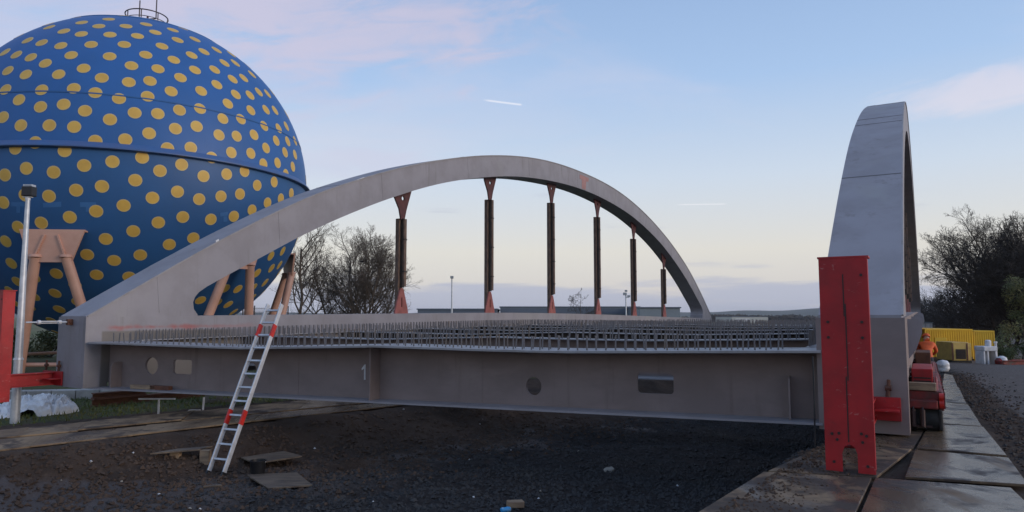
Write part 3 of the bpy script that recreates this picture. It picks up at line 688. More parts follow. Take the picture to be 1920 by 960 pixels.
# hangers
def hanger(Xc, Y0, t, k, z0, grp):
    y = Y0 + t; zg = CAMZ + camber(t); za = lambda q: z0 + k * LS(q)
    h = bpy.data.objects.new('hanger', None); C.objects.link(h); h.parent = bridge
    hw = .52
    pts = [(-hw, za(t - hw) + .05), (hw, za(t + hw) + .05), (hw * .98, za(t + hw) - .10), (.22, za(t) - .70), (.11, za(t) - 1.10), (-.11, za(t) - 1.10), (-.22, za(t) - .70), (-hw * .98, za(t - hw) - .10)]
    pts = [(a + y, b) for a, b in pts]
    link('top_bracket', plate_mesh(pts, [circ(y, za(t) - .26, .085, 16)], .06, yz(Xc, 0), M['primer'], 'top_bracket'), h)
    low = [(-.40, zg - .02), (.40, zg - .02), (.36, zg + .18), (.13, zg + .86), (.07, zg + .98), (-.07, zg + .98), (-.13, zg + .86), (-.36, zg + .18)]
    low = [(a + y, b) for a, b in low]
    slot = [(y - .03, zg + .25), (y + .03, zg + .25), (y + .03, zg + .62), (y - .03, zg + .62)]
    link('bottom_bracket', plate_mesh(low, [slot], .06, yz(Xc, 0), M['primer_b'], 'bottom_bracket'), h)
    mb = MB(); ztop = za(t) - 1.06
    mb.box((Xc - .13, y - .02, (zg + .03 + ztop) / 2), (.18, .24, ztop - zg - .03)); mb.build('protection_plank', M['rust'], h, bevel=.012)
    mb = MB(); mb.box((Xc + .02, y, (zg + 1.0 + ztop) / 2), (.118, .10, ztop - zg - 1.0)); b_ = mb.build('rod', M['rust_dark'], h)
    mb = MB(); mb.box((Xc + .12, y + .02, (zg + 1.02 + ztop + .0) / 2), (.08, .14, ztop - zg - 1.06)); mb.build('protection_plank', M['rust'], h, bevel=.008)
    n = max(2, int((ztop - zg) / 1.4))
    for i in range(n):
        zz = zg + 1.0 + (ztop - zg - 1.2) * (i + .5) / n; mb = MB(); mb.box((Xc + .07, y + .02, zz), (.20, .18, .05)); mb.build('strap', M['rust_dark'], h)
    return h
M['primer_b'] = mat('red_primer_lower', (0.34, 0.10, 0.085), 0.6, 0, (0.26, 0.075, 0.06), 4)
for px_ in (752, 918, 1035, 1122, 1190, 1246): hanger(XcL, Y0L, face_pt(px_, 588, XcL).y - Y0L, 1.0, CAMZ - .02, 0)
for t_ in (11.52, 17.75, 23.9, 30.05, 36.2, 42.45): hanger(XcR, 0, t_, 1.065, zR0, 1)
# walkway brackets and edge tubes on the outside of the right girder
for i in range(13):
    y = 1.6 + i * 4.0; c_ = camber(y)
    link('walkway_bracket', plate_mesh([(.04, 1.66 + c_), (.20, 1.66 + c_), (.24, 1.60 + c_), (.24, 1.44 + c_), (.15, 1.18 + c_), (.04, 1.02 + c_)], (), .03,
         Matrix(((1, 0, 0, 0), (0, 0, 1, y), (0, 1, 0, 0), (0, 0, 0, 1))), M['steel'], 'walkway_bracket'), bridge)
for zz, xx in ((1.54, .15), (1.42, .15), (1.30, .12), (1.18, .09)):
    mb = MB(); pts = [Vector((xx, 1.6 + 2 * i, zz + camber(1.6 + 2 * i))) for i in range(25)]; mb.path(pts, .022, 6); mb.build('edge_tube', M['galv'], bridge)
# hanging tether at the right end of the deck and loose packing on the bottom flange
tz = MB(); a = atd(1524, 668, 9.75); b = atd(1528, 864, 9.55); tz.path([a, a.lerp(b, .5) + Vector((.01, 0, 0)), b], .011, 6)
tag(tz.build('hanging_rope', M['black']), 'thin dark rope hanging from the deck edge beside the tall red column', 'rope')
for (px, py, ln, mt, lab) in ((272, 723, .52, 'timber', 'pale'), (303, 724, .38, 'rust_beam', 'brown')):
    s, z_ = web_uv(px, py, WY - .25); mb = MB(); u = s / LEN; c_ = sk_pt(s, WY - .26, zb(u) + .032 + .045)
    mb.box((0, 0, 0), (ln * 1.5, .12, .09)); o = mb.build('packing_block', M[mt], None, bevel=.008); o.matrix_world = BM @ Matrix.Translation(c_) @ Matrix.Rotation(math.atan2(SD.y, SD.x), 4, 'Z')
    tag(o, 'short %s timber packing block lying on the girder foot flange' % lab, 'timber block', 'packing blocks on the girder flange')

# ------------------------------------------------------------------ spotted gas sphere
SC = Vector((-21.73, 40.54, 9.33)); SR = 9.349
GT = -1.0
tank = thing('gas_sphere', 'huge blue spherical tank with yellow polka dots on salmon legs', 'gas tank', (SC.x, SC.y, GT))
def sph(lat, lon, r=SR): return Vector((r * math.cos(lat) * math.cos(lon), r * math.cos(lat) * math.sin(lon), r * math.sin(lat) + SC.z - GT))
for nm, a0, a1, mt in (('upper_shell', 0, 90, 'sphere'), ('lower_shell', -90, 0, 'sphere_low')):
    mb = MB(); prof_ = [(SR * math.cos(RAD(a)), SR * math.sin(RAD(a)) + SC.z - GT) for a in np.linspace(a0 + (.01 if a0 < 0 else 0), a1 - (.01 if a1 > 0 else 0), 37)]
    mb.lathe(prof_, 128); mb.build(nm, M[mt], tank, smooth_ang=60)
mb = MB(); z0 = SC.z - GT
mb.lathe([(SR - .05, z0 + .30), (SR + .03, z0 + .27), (SR + .22, z0 + .06), (SR + .24, z0 + .03), (SR + .24, z0 - .02), (SR + .18, z0 - .05), (SR - .05, z0 - .06)], 128); mb.build('equator_gutter', M['ring'], tank, smooth_ang=25)
def on_sphere(px, py):
    d = ray(px, py).normalized(); o = Vector((0, 0, CAMZ)) - SC; b = o.dot(d); c_ = o.dot(o) - SR * SR; q = b * b - c_
    if q < 0: return None
    return (o + d * (-b - math.sqrt(q))).normalized()
n_ = on_sphere(190, 176); lat = math.asin(n_.z)
for la in (lat, RAD(62)):
    mb = MB(); r_ = SR * math.cos(la) + .012; zz = z0 + SR * math.sin(la)
    mb.lathe([(r_ - .04, zz - .035), (r_ + .02, zz - .035), (r_ - .0, zz + .035), (r_ - .06, zz + .035)], 128); mb.build('weld_seam', M['sphere_low'], tank)
A = [(490,135),(652,115),(593,157),(756,157),(877,146),(295,163),(383,187),(488,204),(660,208),(825,216),(932,194),(1037,180),(165,242),(250,256),(365,274),(547,267),(746,267),(972,277),(1066,240),(1170,236),(30,313),(98,328),(185,344),(427,331),(658,338),(875,329),(1043,359),(1150,331),(1224,310),(1300,300),(1388,325),(272,380),(502,410),(789,394),(948,413),(1170,420),(1288,418),(1347,378),(1412,378),(47,424),(155,447),(352,446),(611,467),(773,493),(900,486),(1083,466),(1396,475),(1462,468),(1512,446),(33,537),(250,539),(443,530),(572,556),(714,592),(886,578),(1027,548),(1207,546),(1301,508),(1415,567),(1500,571),(1553,552),(1605,562),(114,599),(243,641),(382,626),(510,665),(660,717),(808,677),(947,682),(1077,661),(1200,652),(1367,622),(1505,662),(1596,658),(1650,662),(18,703),(125,752),(296,752),(445,761),(895,800),(1053,772),(1180,758),(1337,712),(1445,715),(1585,756),(1672,770),(1718,757),(212,855),(572,846),(752,837),(1005,890),(1145,886),(1314,810),(1420,817),(1524,809),(1657,844),(1726,848),(1770,845),(1388,915),(1505,920),(1596,888),(1710,914),(1770,928),(1270,945),(92,890),(388,905)]
B = [(158,210),(322,233),(505,193),(675,170),(30,250),(853,145),(812,281),(960,225),(1090,188),(1221,257),(1360,245),(1467,228),(1580,183),(1665,177),(1757,200),(1715,245),(1645,292),(1543,312),(1748,360),(1685,392),(1605,417),(1440,364),(1326,378),(1195,395),(1065,350),(915,387),(742,433),(612,318),(457,341),(294,377),(20,415),(150,370),(577,467),(419,503),(248,537),(108,562),(35,648),(68,780),(1512,460),(1403,498),(1265,516),(1097,502),(950,535),(800,587),(1160,628),(1016,667),(635,634),(523,728),(685,763),(842,730),(190,720),(338,842),(580,849),(775,860),(450,910),(205,865),(105,890),(330,960),(60,945)]
Cc = [(102.5,552.5),(111,580),(64,556),(56,575),(30,569.5),(146,566),(97,601),(422,541),(446,542),(376,563),(407,567),(428,571),(475,539),(482,512),(508,480),(530,471),(509,503),(524,497),(497,530),(473,492),(438,585),(473,558)]
pix = [(x / 3.2, y / 3.2) for x, y in A] + [(x / 3.2, 250 + y / 3.2) for x, y in B] + Cc
dirs = [d_ for d_ in (on_sphere(*q) for q in pix) if d_ is not None]
keep = []
for d_ in dirs:
    if all(d_.angle(e) > RAD(2.6) for e in keep): keep.append(d_)
nvis = len(keep)
DR = 0.292 / SR
def disc_mesh(mb, n, r_ang, lift, mi0=0, mi1=1):
    a = n.orthogonal().normalized(); b = n.cross(a); K = 22; base = []
    rings = ((0.0,), (r_ang * .5,), (r_ang * .86,), (r_ang,))
    vs = [n * (SR + lift)]; fs = []; mi = []
    for (ra,) in rings[1:]:
        for i in range(K):
            t_ = 2 * math.pi * i / K; vs.append((n * math.cos(ra) + (a * math.cos(t_) + b * math.sin(t_)) * math.sin(ra)) * (SR + lift))
    for i in range(K): vs.append((vs[1 + 2 * K + i]) * ((SR - .004) / (SR + lift)))
    mb.add(vs, [(0, 1 + i, 1 + (i + 1) % K) for i in range(K)] + [(1 + i, 1 + K + i, 1 + K + (i + 1) % K, 1 + (i + 1) % K) for i in range(K)], mi0)
    o = len(mb.v) - len(vs)
    for i in range(K):
        mb.f.append([o + 1 + K + i, o + 1 + 2 * K + i, o + 1 + 2 * K + (i + 1) % K, o + 1 + K + (i + 1) % K]); mb.m.append(mi1)
        mb.f.append([o + 1 + 2 * K + i, o + 1 + 3 * K + i, o + 1 + 3 * K + (i + 1) % K, o + 1 + 2 * K + (i + 1) % K]); mb.m.append(mi1)
off = Vector((0, 0, SC.z - GT))
for d_ in keep:
    mb = MB(); disc_mesh(mb, d_, DR, .012); o = mb.build('dot', [M['dot'], M['dot_rim']], tank, smooth_ang=60); o.location = off
def px_of(P):
    q = P - Vector((0, 0, CAMZ)); f = q.y * math.cos(TH) + q.z * math.sin(TH); u = -q.y * math.sin(TH) + q.z * math.cos(TH)
    return 960 + FPX * q.x / f, 480 - FPX * u / f
def hidden(n):
    P = SC + n * SR
    if (Vector((0, 0, CAMZ)) - P).normalized().dot(n) < 0.10: return True
    x, y = px_of(P)
    if x < -8: return True
    if y > 600: return True
    if x > 130 and y > 610 - (x - 130) * .60 + 25 and y < 700 - (x - 130) * .545 and not (365 < x < 560 and y > 545 - (x - 390) * .60): return True
    return False
extra = MB(); allp = list(keep)
for _ in range(6000):
    n = Vector((random.gauss(0, 1), random.gauss(0, 1), random.gauss(0, 1))).normalized()
    if n.z < -.93 or not hidden(n) or any(n.angle(e) < RAD(8.8) for e in allp): continue
    allp.append(n); disc_mesh(extra, n, DR, .012)
o = extra.build('dots_out_of_view', [M['dot'], M['dot_rim']], tank, smooth_ang=60); o.location = off; o['kind'] = 'stuff'
# faint over-painted patches
def sphere_patch(quad):
    mb = MB(); ns = [on_sphere(*q) for q in quad]; K = 6; vs = []
    for j in range(K + 1):
        for i in range(K + 1):
            u, v_ = i / K, j / K; n = (ns[0] * (1 - u) * (1 - v_) + ns[1] * u * (1 - v_) + ns[2] * u * v_ + ns[3] * (1 - u) * v_).normalized(); vs.append(n * (SR + .006))
    mb.add(vs, [(j * 7 + i, j * 7 + i + 1, j * 7 + i + 8, j * 7 + i + 7) for j in range(K) for i in range(K)])
    o = mb.build('overpainted_patch', M['patch'], tank, smooth_ang=60); o.location = off
for q in ([(20, 379), (46, 379), (46, 387), (20, 387)], [(31, 387), (38, 387), (38, 399), (31, 399)], [(81, 380), (115, 378), (115, 388), (81, 389)],
          [(150, 379), (180, 379), (180, 388), (150, 388)], [(161, 388), (169, 388), (169, 397), (161, 397)], [(413, 399), (428, 397), (428, 404), (413, 406)], [(419, 406), (426, 405), (426, 415), (419, 416)]):
    sphere_patch(q)
# supports: trapezoid bracket and a pair of raking legs
nA = on_sphere(106, 455); nB = on_sphere(437, 480)
azA, azB = math.atan2(nA.y, nA.x), math.atan2(nB.y, nB.x)
NS = max(6, round(2 * math.pi / (azB - azA)))
for i in range(NS):
    a = azA + (azB - azA) * i if i < 2 else azA + (azB - azA) + (2 * math.pi - (azB - azA)) * (i - 1) / (NS - 1)
    er = Vector((math.cos(a), math.sin(a), 0)); et = Vector((-er.y, er.x, 0)); zc = SC.z - GT
    rad = SR * .93; ztop, zbot = 5.62 - GT, 4.12 - GT
    br = bpy.data.objects.new('support', None); C.objects.link(br); br.parent = tank
    m_ = Matrix.Identity(4)
    for r in range(3): m_[r][0] = et[r]; m_[r][1] = (0, 0, 1)[r]; m_[r][2] = er[r]; m_[r][3] = (er * rad)[r]
    link('bracket_plate', plate_mesh([(-1.42, ztop), (1.42, ztop), (.90, zbot), (-.90, zbot)], (), .10, m_, M['salmon'], 'bracket_plate'), br)
    mb = MB()
    c0 = er * (rad - .30) + Vector((0, 0, ztop - .06)); mb.beam(c0 - et * 1.41, c0 + et * 1.41, .50, .07); mb.build('bracket_cap', M['salmon'], br)
    for sg in (-1, 1):
        mb = MB(); mb.beam(er * (rad + .09) + et * (sg * .28) + Vector((0, 0, ztop - .25)), er * (rad + .09) + et * (sg * .62) + Vector((0, 0, zbot + .35)), .07, .10, er); mb.build('rib', M['salmon'], br)
        p0 = er * (rad + .02) + et * (sg * .66) + Vector((0, 0, zbot + .25)); foot = er * (rad - 1.5) + et * (sg * 2.0)
        mb = MB(); mb.tube(foot - Vector((0, 0, .6)), p0, .235, .225, 18); mb.build('leg', M['salmon'], br, smooth_ang=40)
        mb = MB(); mb.tube(p0 + Vector((0, 0, -.02)), p0 + Vector((0, 0, .10)), .29, .25, 18); mb.build('leg_cap', M['salmon'], br, smooth_ang=40)
    mb = MB(); f0 = er * (rad - 1.4) - et * 1.95; f1 = er * (rad - 1.4) + et * 1.95
    mb.tube(f0 + Vector((0, 0, .42)), f1 + Vector((0, 0, .42)), .10, .10, 10); mb.build('brace_pipe', M['salmon'], br)
# platform rail and valves on the pole
zp = SC.z + SR - GT
def ringpts(r, z, n=40): return [Vector((r * math.cos(2 * math.pi * i / n), r * math.sin(2 * math.pi * i / n), z)) for i in range(n + 1)]
mb = MB(); mb.path(ringpts(1.14, zp + .74), .035, 6); mb.build('guard_rail', M['rail_dark'], tank)
mb = MB(); mb.path(ringpts(1.14, zp + .36), .022, 6); mb.build('guard_rail', M['rail_dark'], tank)
for i in range(8):
    t_ = 2 * math.pi * (i + .3) / 8; b_ = Vector((1.14 * math.cos(t_), 1.14 * math.sin(t_), zp - .09)); mb = MB(); mb.tube(b_, b_ + Vector((0, 0, .84)), .03, .03, 6); mb.build('rail_post', M['rail_dark'], tank)
mb = MB(); mb.lathe([(.0, zp + .35), (.16, zp + .35), (.16, zp + .2), (.10, zp + .2), (.10, zp - .05)], 12); mb.tube((-.25, 0, zp + .42), (.3, .05, zp + .5), .09, .09, 8); mb.tube((.05, 0, zp + .3), (.05, 0, zp + .75), .06, .06, 8); mb.build('valve', M['primer'], tank)
mb = MB(); mb.path([Vector((.05, 0, zp + .4)), Vector((-.45, 0, zp + .45)), Vector((-.45, 0, zp + 1.75))], .035, 6); mb.path([Vector((.05, 0, zp + .6)), Vector((.55, 0, zp + .64)), Vector((.55, 0, zp + 1.9))], .035, 6)
mb.build('vent_pipe', M['rail_dark'], tank)

# ------------------------------------------------------------------ red columns clamped to the bridge ends
def red_column(label, cx, cy, bottom, top, post_y, zarm, grp):
    """bridge-local position; plate facing the viewer, arm running to the end post"""
    t = thing('red_column', label, 'steel column', BM @ Vector((cx, cy, bottom)), -PHI, grp)
    H = top - bottom; W = .49
    out = [(-W / 2, 0), (-.075, 0), (-.075, .20), (-.05, .27), (0, .30), (.05, .27), (.075, .20), (.075, 0), (W / 2, 0), (W / 2, H), (-W / 2, H)]
    mm = Matrix(((1, 0, 0, 0), (0, 0, 1, 0), (0, 1, 0, 0), (0, 0, 0, 1)))
    link('face_plate', plate_mesh(out, [], .03, mm, M['red'], 'face_plate'), t)
    for s in (-1, 1):
        mb = MB(); mb.lohi((s * (W / 2 - .02) - .012, .02, .015), (s * (W / 2 - .02) + .012, .24, H - .012)); mb.build('side_plate', M['red'], t)
    for s, z0_, z1_ in ((-.006, .32, H * .44), (.012, H * .42, H * .78), (-.002, H * .72, H * .92)):
        mb = MB(); mb.lohi((s - .006, -.020, z0_), (s + .006, -.0148, z1_)); mb.build('joint_line', M['bolt'], t)
    for zz in (.42, .95, 1.25, 1.52):
        mb = MB(); mb.lohi((-W / 2 + .035, .03, zz), (W / 2 - .035, .26, zz + .02)); mb.build('stiffener', M['red'], t)
    mb = MB(); mb.lohi((-W / 2 - .012, -.02, H - .008), (W / 2 + .012, .26, H + .012)); mb.build('top_plate', M['red'], t)
    for bx, bz in ((-.16, .10), (-.12, .34), (-.17, .40), (-.10, .41), (.13, .33), (.17, .40), (.12, .42), (.17, .08), (-.17, 1.62), (.17, 1.62), (-.17, 1.45), (.17, 1.45), (.18, H - .2)):
        mb = MB(); mb.tube((bx, -.026, bz), (bx, -.0145, bz), .016, .016, 8); mb.build('bolt', M['bolt'], t)
    L = post_y - cy
    mb = MB(); mb.lohi((-.11, .27, zarm - .15), (.11, L - .05, zarm - .13)); mb.lohi((-.11, .27, zarm + .13), (.11, L - .05, zarm + .15)); mb.lohi((-.015, .27, zarm - .13), (.015, L - .05, zarm + .13)); mb.build('arm', M['red'], t)
    mb = MB(); mb.lohi((-.42, L - .05, zarm - .16), (.42, L - .01, zarm + .17)); mb.build('clamp_plate', M['red'], t, bevel=.004)
    mb = MB(); mb.lohi((.10, L - .30, zarm - .01), (.40, L - .05, zarm + .01)); mb.build('gusset', M['red'], t)
    for s in (-.30, .26):
        mb = MB(); mb.tube((s, L - .035, zarm + .18), (s + .02, L - .04, zarm + .42), .028, .022, 8); mb.tube((s - .03, L - .035, zarm + .30), (s + .05, L - .035, zarm + .30), .04, .04, 8); mb.build('tie_bolt', M['rust_beam'], t)
    return t
cR = red_column('tall red steel column standing on the plates before the right arch', -.475, -2.95, 0.012, 2.345, 0.0, .36, 'red columns at the bridge ends')
cL = red_column('tall red steel column at the left edge braced to the left arch foot', XL - .60 - .62, Y0L - 1.28, -.25, 2.27, Y0L, .46, 'red columns at the bridge ends')
# turnbuckle brace on the left
tb = thing('turnbuckle', 'steel turnbuckle brace between the left red column and the arch foot', 'turnbuckle', BM @ Vector((XcL, Y0L - 1.0, 1.55)), -PHI)
mb = MB(); mb.tube((0, -.0, 0), (0, .28, 0), .018, .018, 8); mb.tube((0, .70, 0), (0, .97, 0), .018, .018, 8); mb.build('threaded_rod', M['galv'], tb)
mb = MB()
for s in (-1, 1): mb.tube((s * .035, .25, s * .02), (s * .035, .74, s * .02), .013, .013, 6)
mb.tube((0, .24, 0), (0, .30, 0), .05, .05, 10); mb.tube((0, .69, 0), (0, .75, 0), .05, .05, 10); mb.build('body', M['alu'], tb)
mb = MB(); mb.box((0, .94, 0), (.10, .12, .14)); mb.tube((-.08, .93, 0), (.08, .93, 0), .03, .03, 8); mb.build('eye_lug', M['rust_beam'], tb, bevel=.02)

# ------------------------------------------------------------------ floodlight pole on the left
def pole_light():
    b = atd(27, 803, 17.2); b.z = gz(b.x, b.y)
    t = thing('floodlight_pole', 'slender pale grey pole with a small black floodlight before the spotted tank', 'light pole', b)
    top = atd(52, 372, 17.2); h = top.z - b.z
    mb = MB(); mb.tube((0, 0, -.3), (0, 0, h * .28), .105, .095, 14); mb.tube((0, 0, h * .28), (0, 0, h), .088, .05, 14); mb.build('pole', M['galv'], t, smooth_ang=40)
    mb = MB(); mb.tube((0, 0, h * .28 - .02), (0, 0, h * .28 + .03), .112, .10, 14); mb.build('collar', M['galv'], t)
    mb = MB(); mb.box((.02, 0, h + .17), (.26, .20, .24)); hd = mb.build('lamp_head', M['black'], t, bevel=.015)
    for i in range(7):
        mb = MB(); mb.box((-.08 + i * .034, 0, h + .315), (.008, .16, .05)); mb.build('cooling_fin', M['galv'], hd)
    mb = MB(); mb.box((0, 0, h + .03), (.20, .10, .02)); mb.tube((0, 0, h - .04), (0, 0, h + .04), .06, .06, 12); mb.build('mount', M['galv'], t)
pole_light()

# ------------------------------------------------------------------ aluminium ladder
base = on_ground(405, 889)
wd_ = BM.to_3x3() @ SD; wd_ = Vector((wd_.x, wd_.y, 0)).normalized()
topc = atd(516, 571, base.y + 1.45); 
ld = thing('ladder', 'silver aluminium ladder with red bands leaning against the deck edge', 'ladder', base)
ax = (topc - base); LL = ax.length; ax.normalize(); nrm = wd_.cross(ax).normalized()
Wl = .34
for s in (-1, 1):
    mb = MB(); p0 = wd_ * (s * Wl / 2); mb.beam(p0 - ax * .02, p0 + ax * LL, .028, .085, nrm); st = mb.build('stile', M['alu'], ld, bevel=.004)
    for f0, f1 in ((.265, .345), (.79, .865)):
        mb = MB(); mb.beam(p0 + ax * LL * f0, p0 + ax * LL * f1, .034, .092, nrm); mb.build('red_band', M['red_bright'], st)
    mb = MB(); mb.beam(p0 - ax * .05, p0 + ax * .03, .036, .10, nrm); mb.build('foot', M['black'], st)
nr = 12
for i in range(nr):
    c_ = ax * (LL * (.075 + (i / (nr - 1)) * .885)); mb = MB(); mb.beam(c_ - wd_ * Wl / 2, c_ + wd_ * Wl / 2, .032, .028, nrm); mb.build('rung', M['alu'], ld)

# ------------------------------------------------------------------ litter in the pit
def board(label, pts, th=.022, lift=.02, tilt=None, mt='board', blocks=()):
    qs = [on_ground(*q) for q in pts]; c_ = sum(qs, Vector()) / len(qs)
    zt_ = [max(q.z for q in qs) + lift] * len(qs) if tilt is None else [q.z + k for q, k in zip(qs, tilt)]
    if blocks:
        o = thing('plywood_board', label, 'board', c_)
        me = MB()
    else: me = MB()
    vs = [(q.x - c_.x, q.y - c_.y, z - c_.z) for q, z in zip(qs, zt_)] + [(q.x - c_.x, q.y - c_.y, z - th - c_.z) for q, z in zip(qs, zt_)]
    n = len(qs); me.add(vs, [tuple(range(n)), tuple(range(2 * n - 1, n - 1, -1))] + [(i, i + n, (i + 1) % n + n, (i + 1) % n) for i in range(n)])
    if blocks:
        me.build('panel', M[mt], o)
        for bx, by in blocks:
            mb = MB(); zz = gz(c_.x + bx, c_.y + by) - c_.z; hh = min(zt_) - c_.z - th - .001; mb.lohi((bx - .08, by - .06, zz - .03), (bx + .08, by + .06, hh)); mb.build('bearer', M['timber'], o)
        return o
    o = me.build('plywood_board', M[mt]); o.location = c_
    return tag(o, label, 'board')
board('grey plywood panel raised on wooden bearers left of the ladder foot', [(281, 866), (372, 866), (398, 852), (330, 853)], lift=.10, blocks=((-.15, -.02), (.35, .05)))
board('pale worn board lying behind the black bucket', [(478, 880), (566, 874), (532, 857), (452, 863)], lift=.03)
board('brown square board nearest the viewer in front of the bucket', [(503, 920), (586, 913), (556, 897), (462, 898)], lift=.03)
board('dark splinter of board lying below the ladder foot', [(381, 917), (416, 914), (414, 911.5), (383, 913.5)], lift=.02)
b_ = on_ground(483, 891)
bk = thing('bucket', 'black plastic bucket standing beside the ladder on a board', 'bucket', b_)
mb = MB(); mb.lathe([(.0, .0), (.108, .0), (.118, .05), (.132, .22), (.14, .235), (.14, .25), (.125, .25), (.11, .06), (0, .05)], 22); mb.build('shell', M['black'], bk, smooth_ang=35)
mb = MB(); mb.path([Vector((.138 * math.cos(RAD(a)), .138 * math.sin(RAD(a)) * .4 - .11 * math.sin(RAD(a)), .235 - .05 * math.sin(RAD(a)))) for a in range(0, 181, 15)], .004, 5); mb.build('handle', M['galv'], bk)
b_ = on_ground(948, 962)
cn = thing('crushed_can', 'small bright blue crushed can at the bottom edge beside a wood block', 'can', b_, .5)
mb = MB(); pr = [(-.0, -.005), (.04, 0), (.048, .008), (.05, .02), (.046, .06), (.052, .10), (.045, .13), (.036, .14), (0, .137)]
mb.lathe(pr, 16); mb.v = [(z_ - .07, x_ * .9, max(0, y_ * .75 + .04)) for x_, y_, z_ in mb.v]; mb.build('body', M['blue_can'], cn, smooth_ang=40)
mb = MB(); mb.tube((.066, 0, .04), (.073, 0, .04), .036, .03, 14); mb.build('rim', M['alu'], cn)
b_ = on_ground(966, 951); mb = MB(); mb.box((0, 0, .045), (.24, .12, .09)); o = mb.build('wood_block', M['timber'], None, bevel=.012); o.location = b_; o.rotation_euler = (.05, .04, .3); tag(o, 'short tan wood block lying behind the blue can', 'wood block')
b_ = on_ground(1140, 885); me = plate_mesh([(-.11, -.08), (.05, -.10), (.07, -.03), (.12, .02), (.09, .12), (-.02, .09), (-.07, .03)], (), .035, Matrix.Rotation(RAD(14), 4, 'X'), M['stone_pale'], 'stone_slab'); o = link('stone_slab', me, None, .01); o.location = b_ + Vector((0, 0, .03)); tag(o, 'flat beige piece of stone lying alone on the dark gravel', 'stone')
# pale pebbles
pb = [(115, 903), (170, 868), (250, 852), (228, 905), (298, 928), (700, 943), (640, 933), (757, 769), (888, 934), (1013, 923), (1010, 936), (1270, 913), (1085, 848), (958, 846), (880, 863), (905, 788), (900, 796), (520, 868), (356, 955), (375, 957), (590, 842)]
for i, (x_, y_) in enumerate(pb):
    q = on_ground(x_, y_); mb = MB(); rock(mb, (0, 0, 0), random.uniform(.018, .034)); o = mb.build('pebble', M['white'] if i % 3 else M['stone_pale']); o.location = q + Vector((0, 0, .012))
    tag(o, 'tiny pale scrap lying on the dark ground of the pit', 'pebble', 'pale scraps scattered in the pit')

# ------------------------------------------------------------------ yard left of the bridge
def place(px, py, Y):
    q = atd(px, py, Y); return Vector((q.x, q.y, gz(q.x, q.y)))
c_ = place(72, 770, 19.0)
mb = MB(); nu, nv = 84, 56; vs = []
def ridged(x_, y_, s, k): return 1 - abs(mnoise.noise(Vector((x_ * s, y_ * s, k)))) * 2.4
for j in range(nv):
    for i in range(nu):
        u = i / (nu - 1) * 2 - 1; v_ = j / (nv - 1) * 2 - 1
        e = 1 + .30 * mnoise.noise(Vector((math.atan2(v_, u) * 1.6, 2.0, 5.5)))
        r2 = (abs(u) ** 2 + abs(v_) ** 2) / e
        h = max(0, 1 - r2) ** .38
        wx, wy = u + .35 * mnoise.noise(Vector((u * 2, v_ * 2, 9.0))), v_ + .35 * mnoise.noise(Vector((u * 2, v_ * 2, 19.0)))
        f = ridged(wx, wy * .8, 2.3, 1.3); g = ridged(wx * .7, wy * 1.6, 5.2, 4.1); q = ridged(wx, wy, 11.0, 7.7)
        z_ = h * (.22 + .16 * f + .15 * g + .07 * q) + .05 * mnoise.noise(Vector((u * 1.3, 0, 3))) * h
        vs.append((u * 1.0 + .06 * g * h, v_ * .66 + .05 * f * h, z_ - .015 if h > 0 else -.05))
mb.add(vs, [(j * nu + i, j * nu + i + 1, (j + 1) * nu + i + 1, (j + 1) * nu + i) for j in range(nv - 1) for i in range(nu - 1)])
o = mb.build('sheeting_heap', M['tarp'], None, smooth_ang=22); o.location = c_; o.rotation_euler = (0, 0, .15)
tag(o, 'crumpled heap of white plastic sheeting under the red arm', 'sheeting')
c_ = place(5, 775, 18.6); mb = MB(); mb.add([(x_ * .75, y_ * .6, z_ * .55) for x_, y_, z_ in vs], [(j * nu + i, j * nu + i + 1, (j + 1) * nu + i + 1, (j + 1) * nu + i) for j in range(nv - 1) for i in range(nu - 1)])
o = mb.build('sheeting_heap', M['tarp'], None, smooth_ang=22); o.location = c_; o.rotation_euler = (0, 0, 2.4); tag(o, 'small flat white sheeting heap at the left picture edge below the red column', 'sheeting')
# low concrete kerb wall of blocks
a, b = place(-40, 744, 22.0), place(235, 744, 23.0)
wl = thing('kerb_wall', 'low pale concrete kerb wall behind the white sheeting', 'low wall', a)
d_ = (b - a); Ln = d_.length; d_.normalize(); nb_ = 6
for i in range(nb_):
    p0 = d_ * (Ln * i / nb_ + .01); p1 = d_ * (Ln * (i + 1) / nb_ - .01); zz = gz(*(a + p0).to_2d()) - a.z
    mb = MB(); mb.beam(p0 + Vector((0, 0, zz + .10)), p1 + Vector((0, 0, zz + .10)), .45, .36); mb.build('concrete_block', M['concrete'], wl, bevel=.02)
def ibeam(label, a, b, h, wdt, mt):
    t = thing('steel_beam', label, 'steel beam', a, 0, 'rusty beams on the grass'); v_ = b - a
    for nm, z_, hh, ww in (('bottom_flange', .015, .03, wdt), ('web', h / 2, h - .06, .03), ('top_flange', h - .015, .03, wdt)):
        mb = MB(); mb.beam(Vector((0, 0, z_)), v_ + Vector((0, 0, z_)), ww, hh); mb.build(nm, M[mt], t)
p0, p1 = place(172, 760, 20.6), place(392, 748, 23.4)
ibeam('lower rusty steel beam lying on the grass behind the arch foot', p0, p1, .22, .24, 'rust_beam')
ibeam('short rusty beam stacked on the lower beam at its near end', p0 + Vector((0, .02, .223)), p0.lerp(p1, .42) + Vector((0, .02, .223)), .16, .20, 'rust_beam')
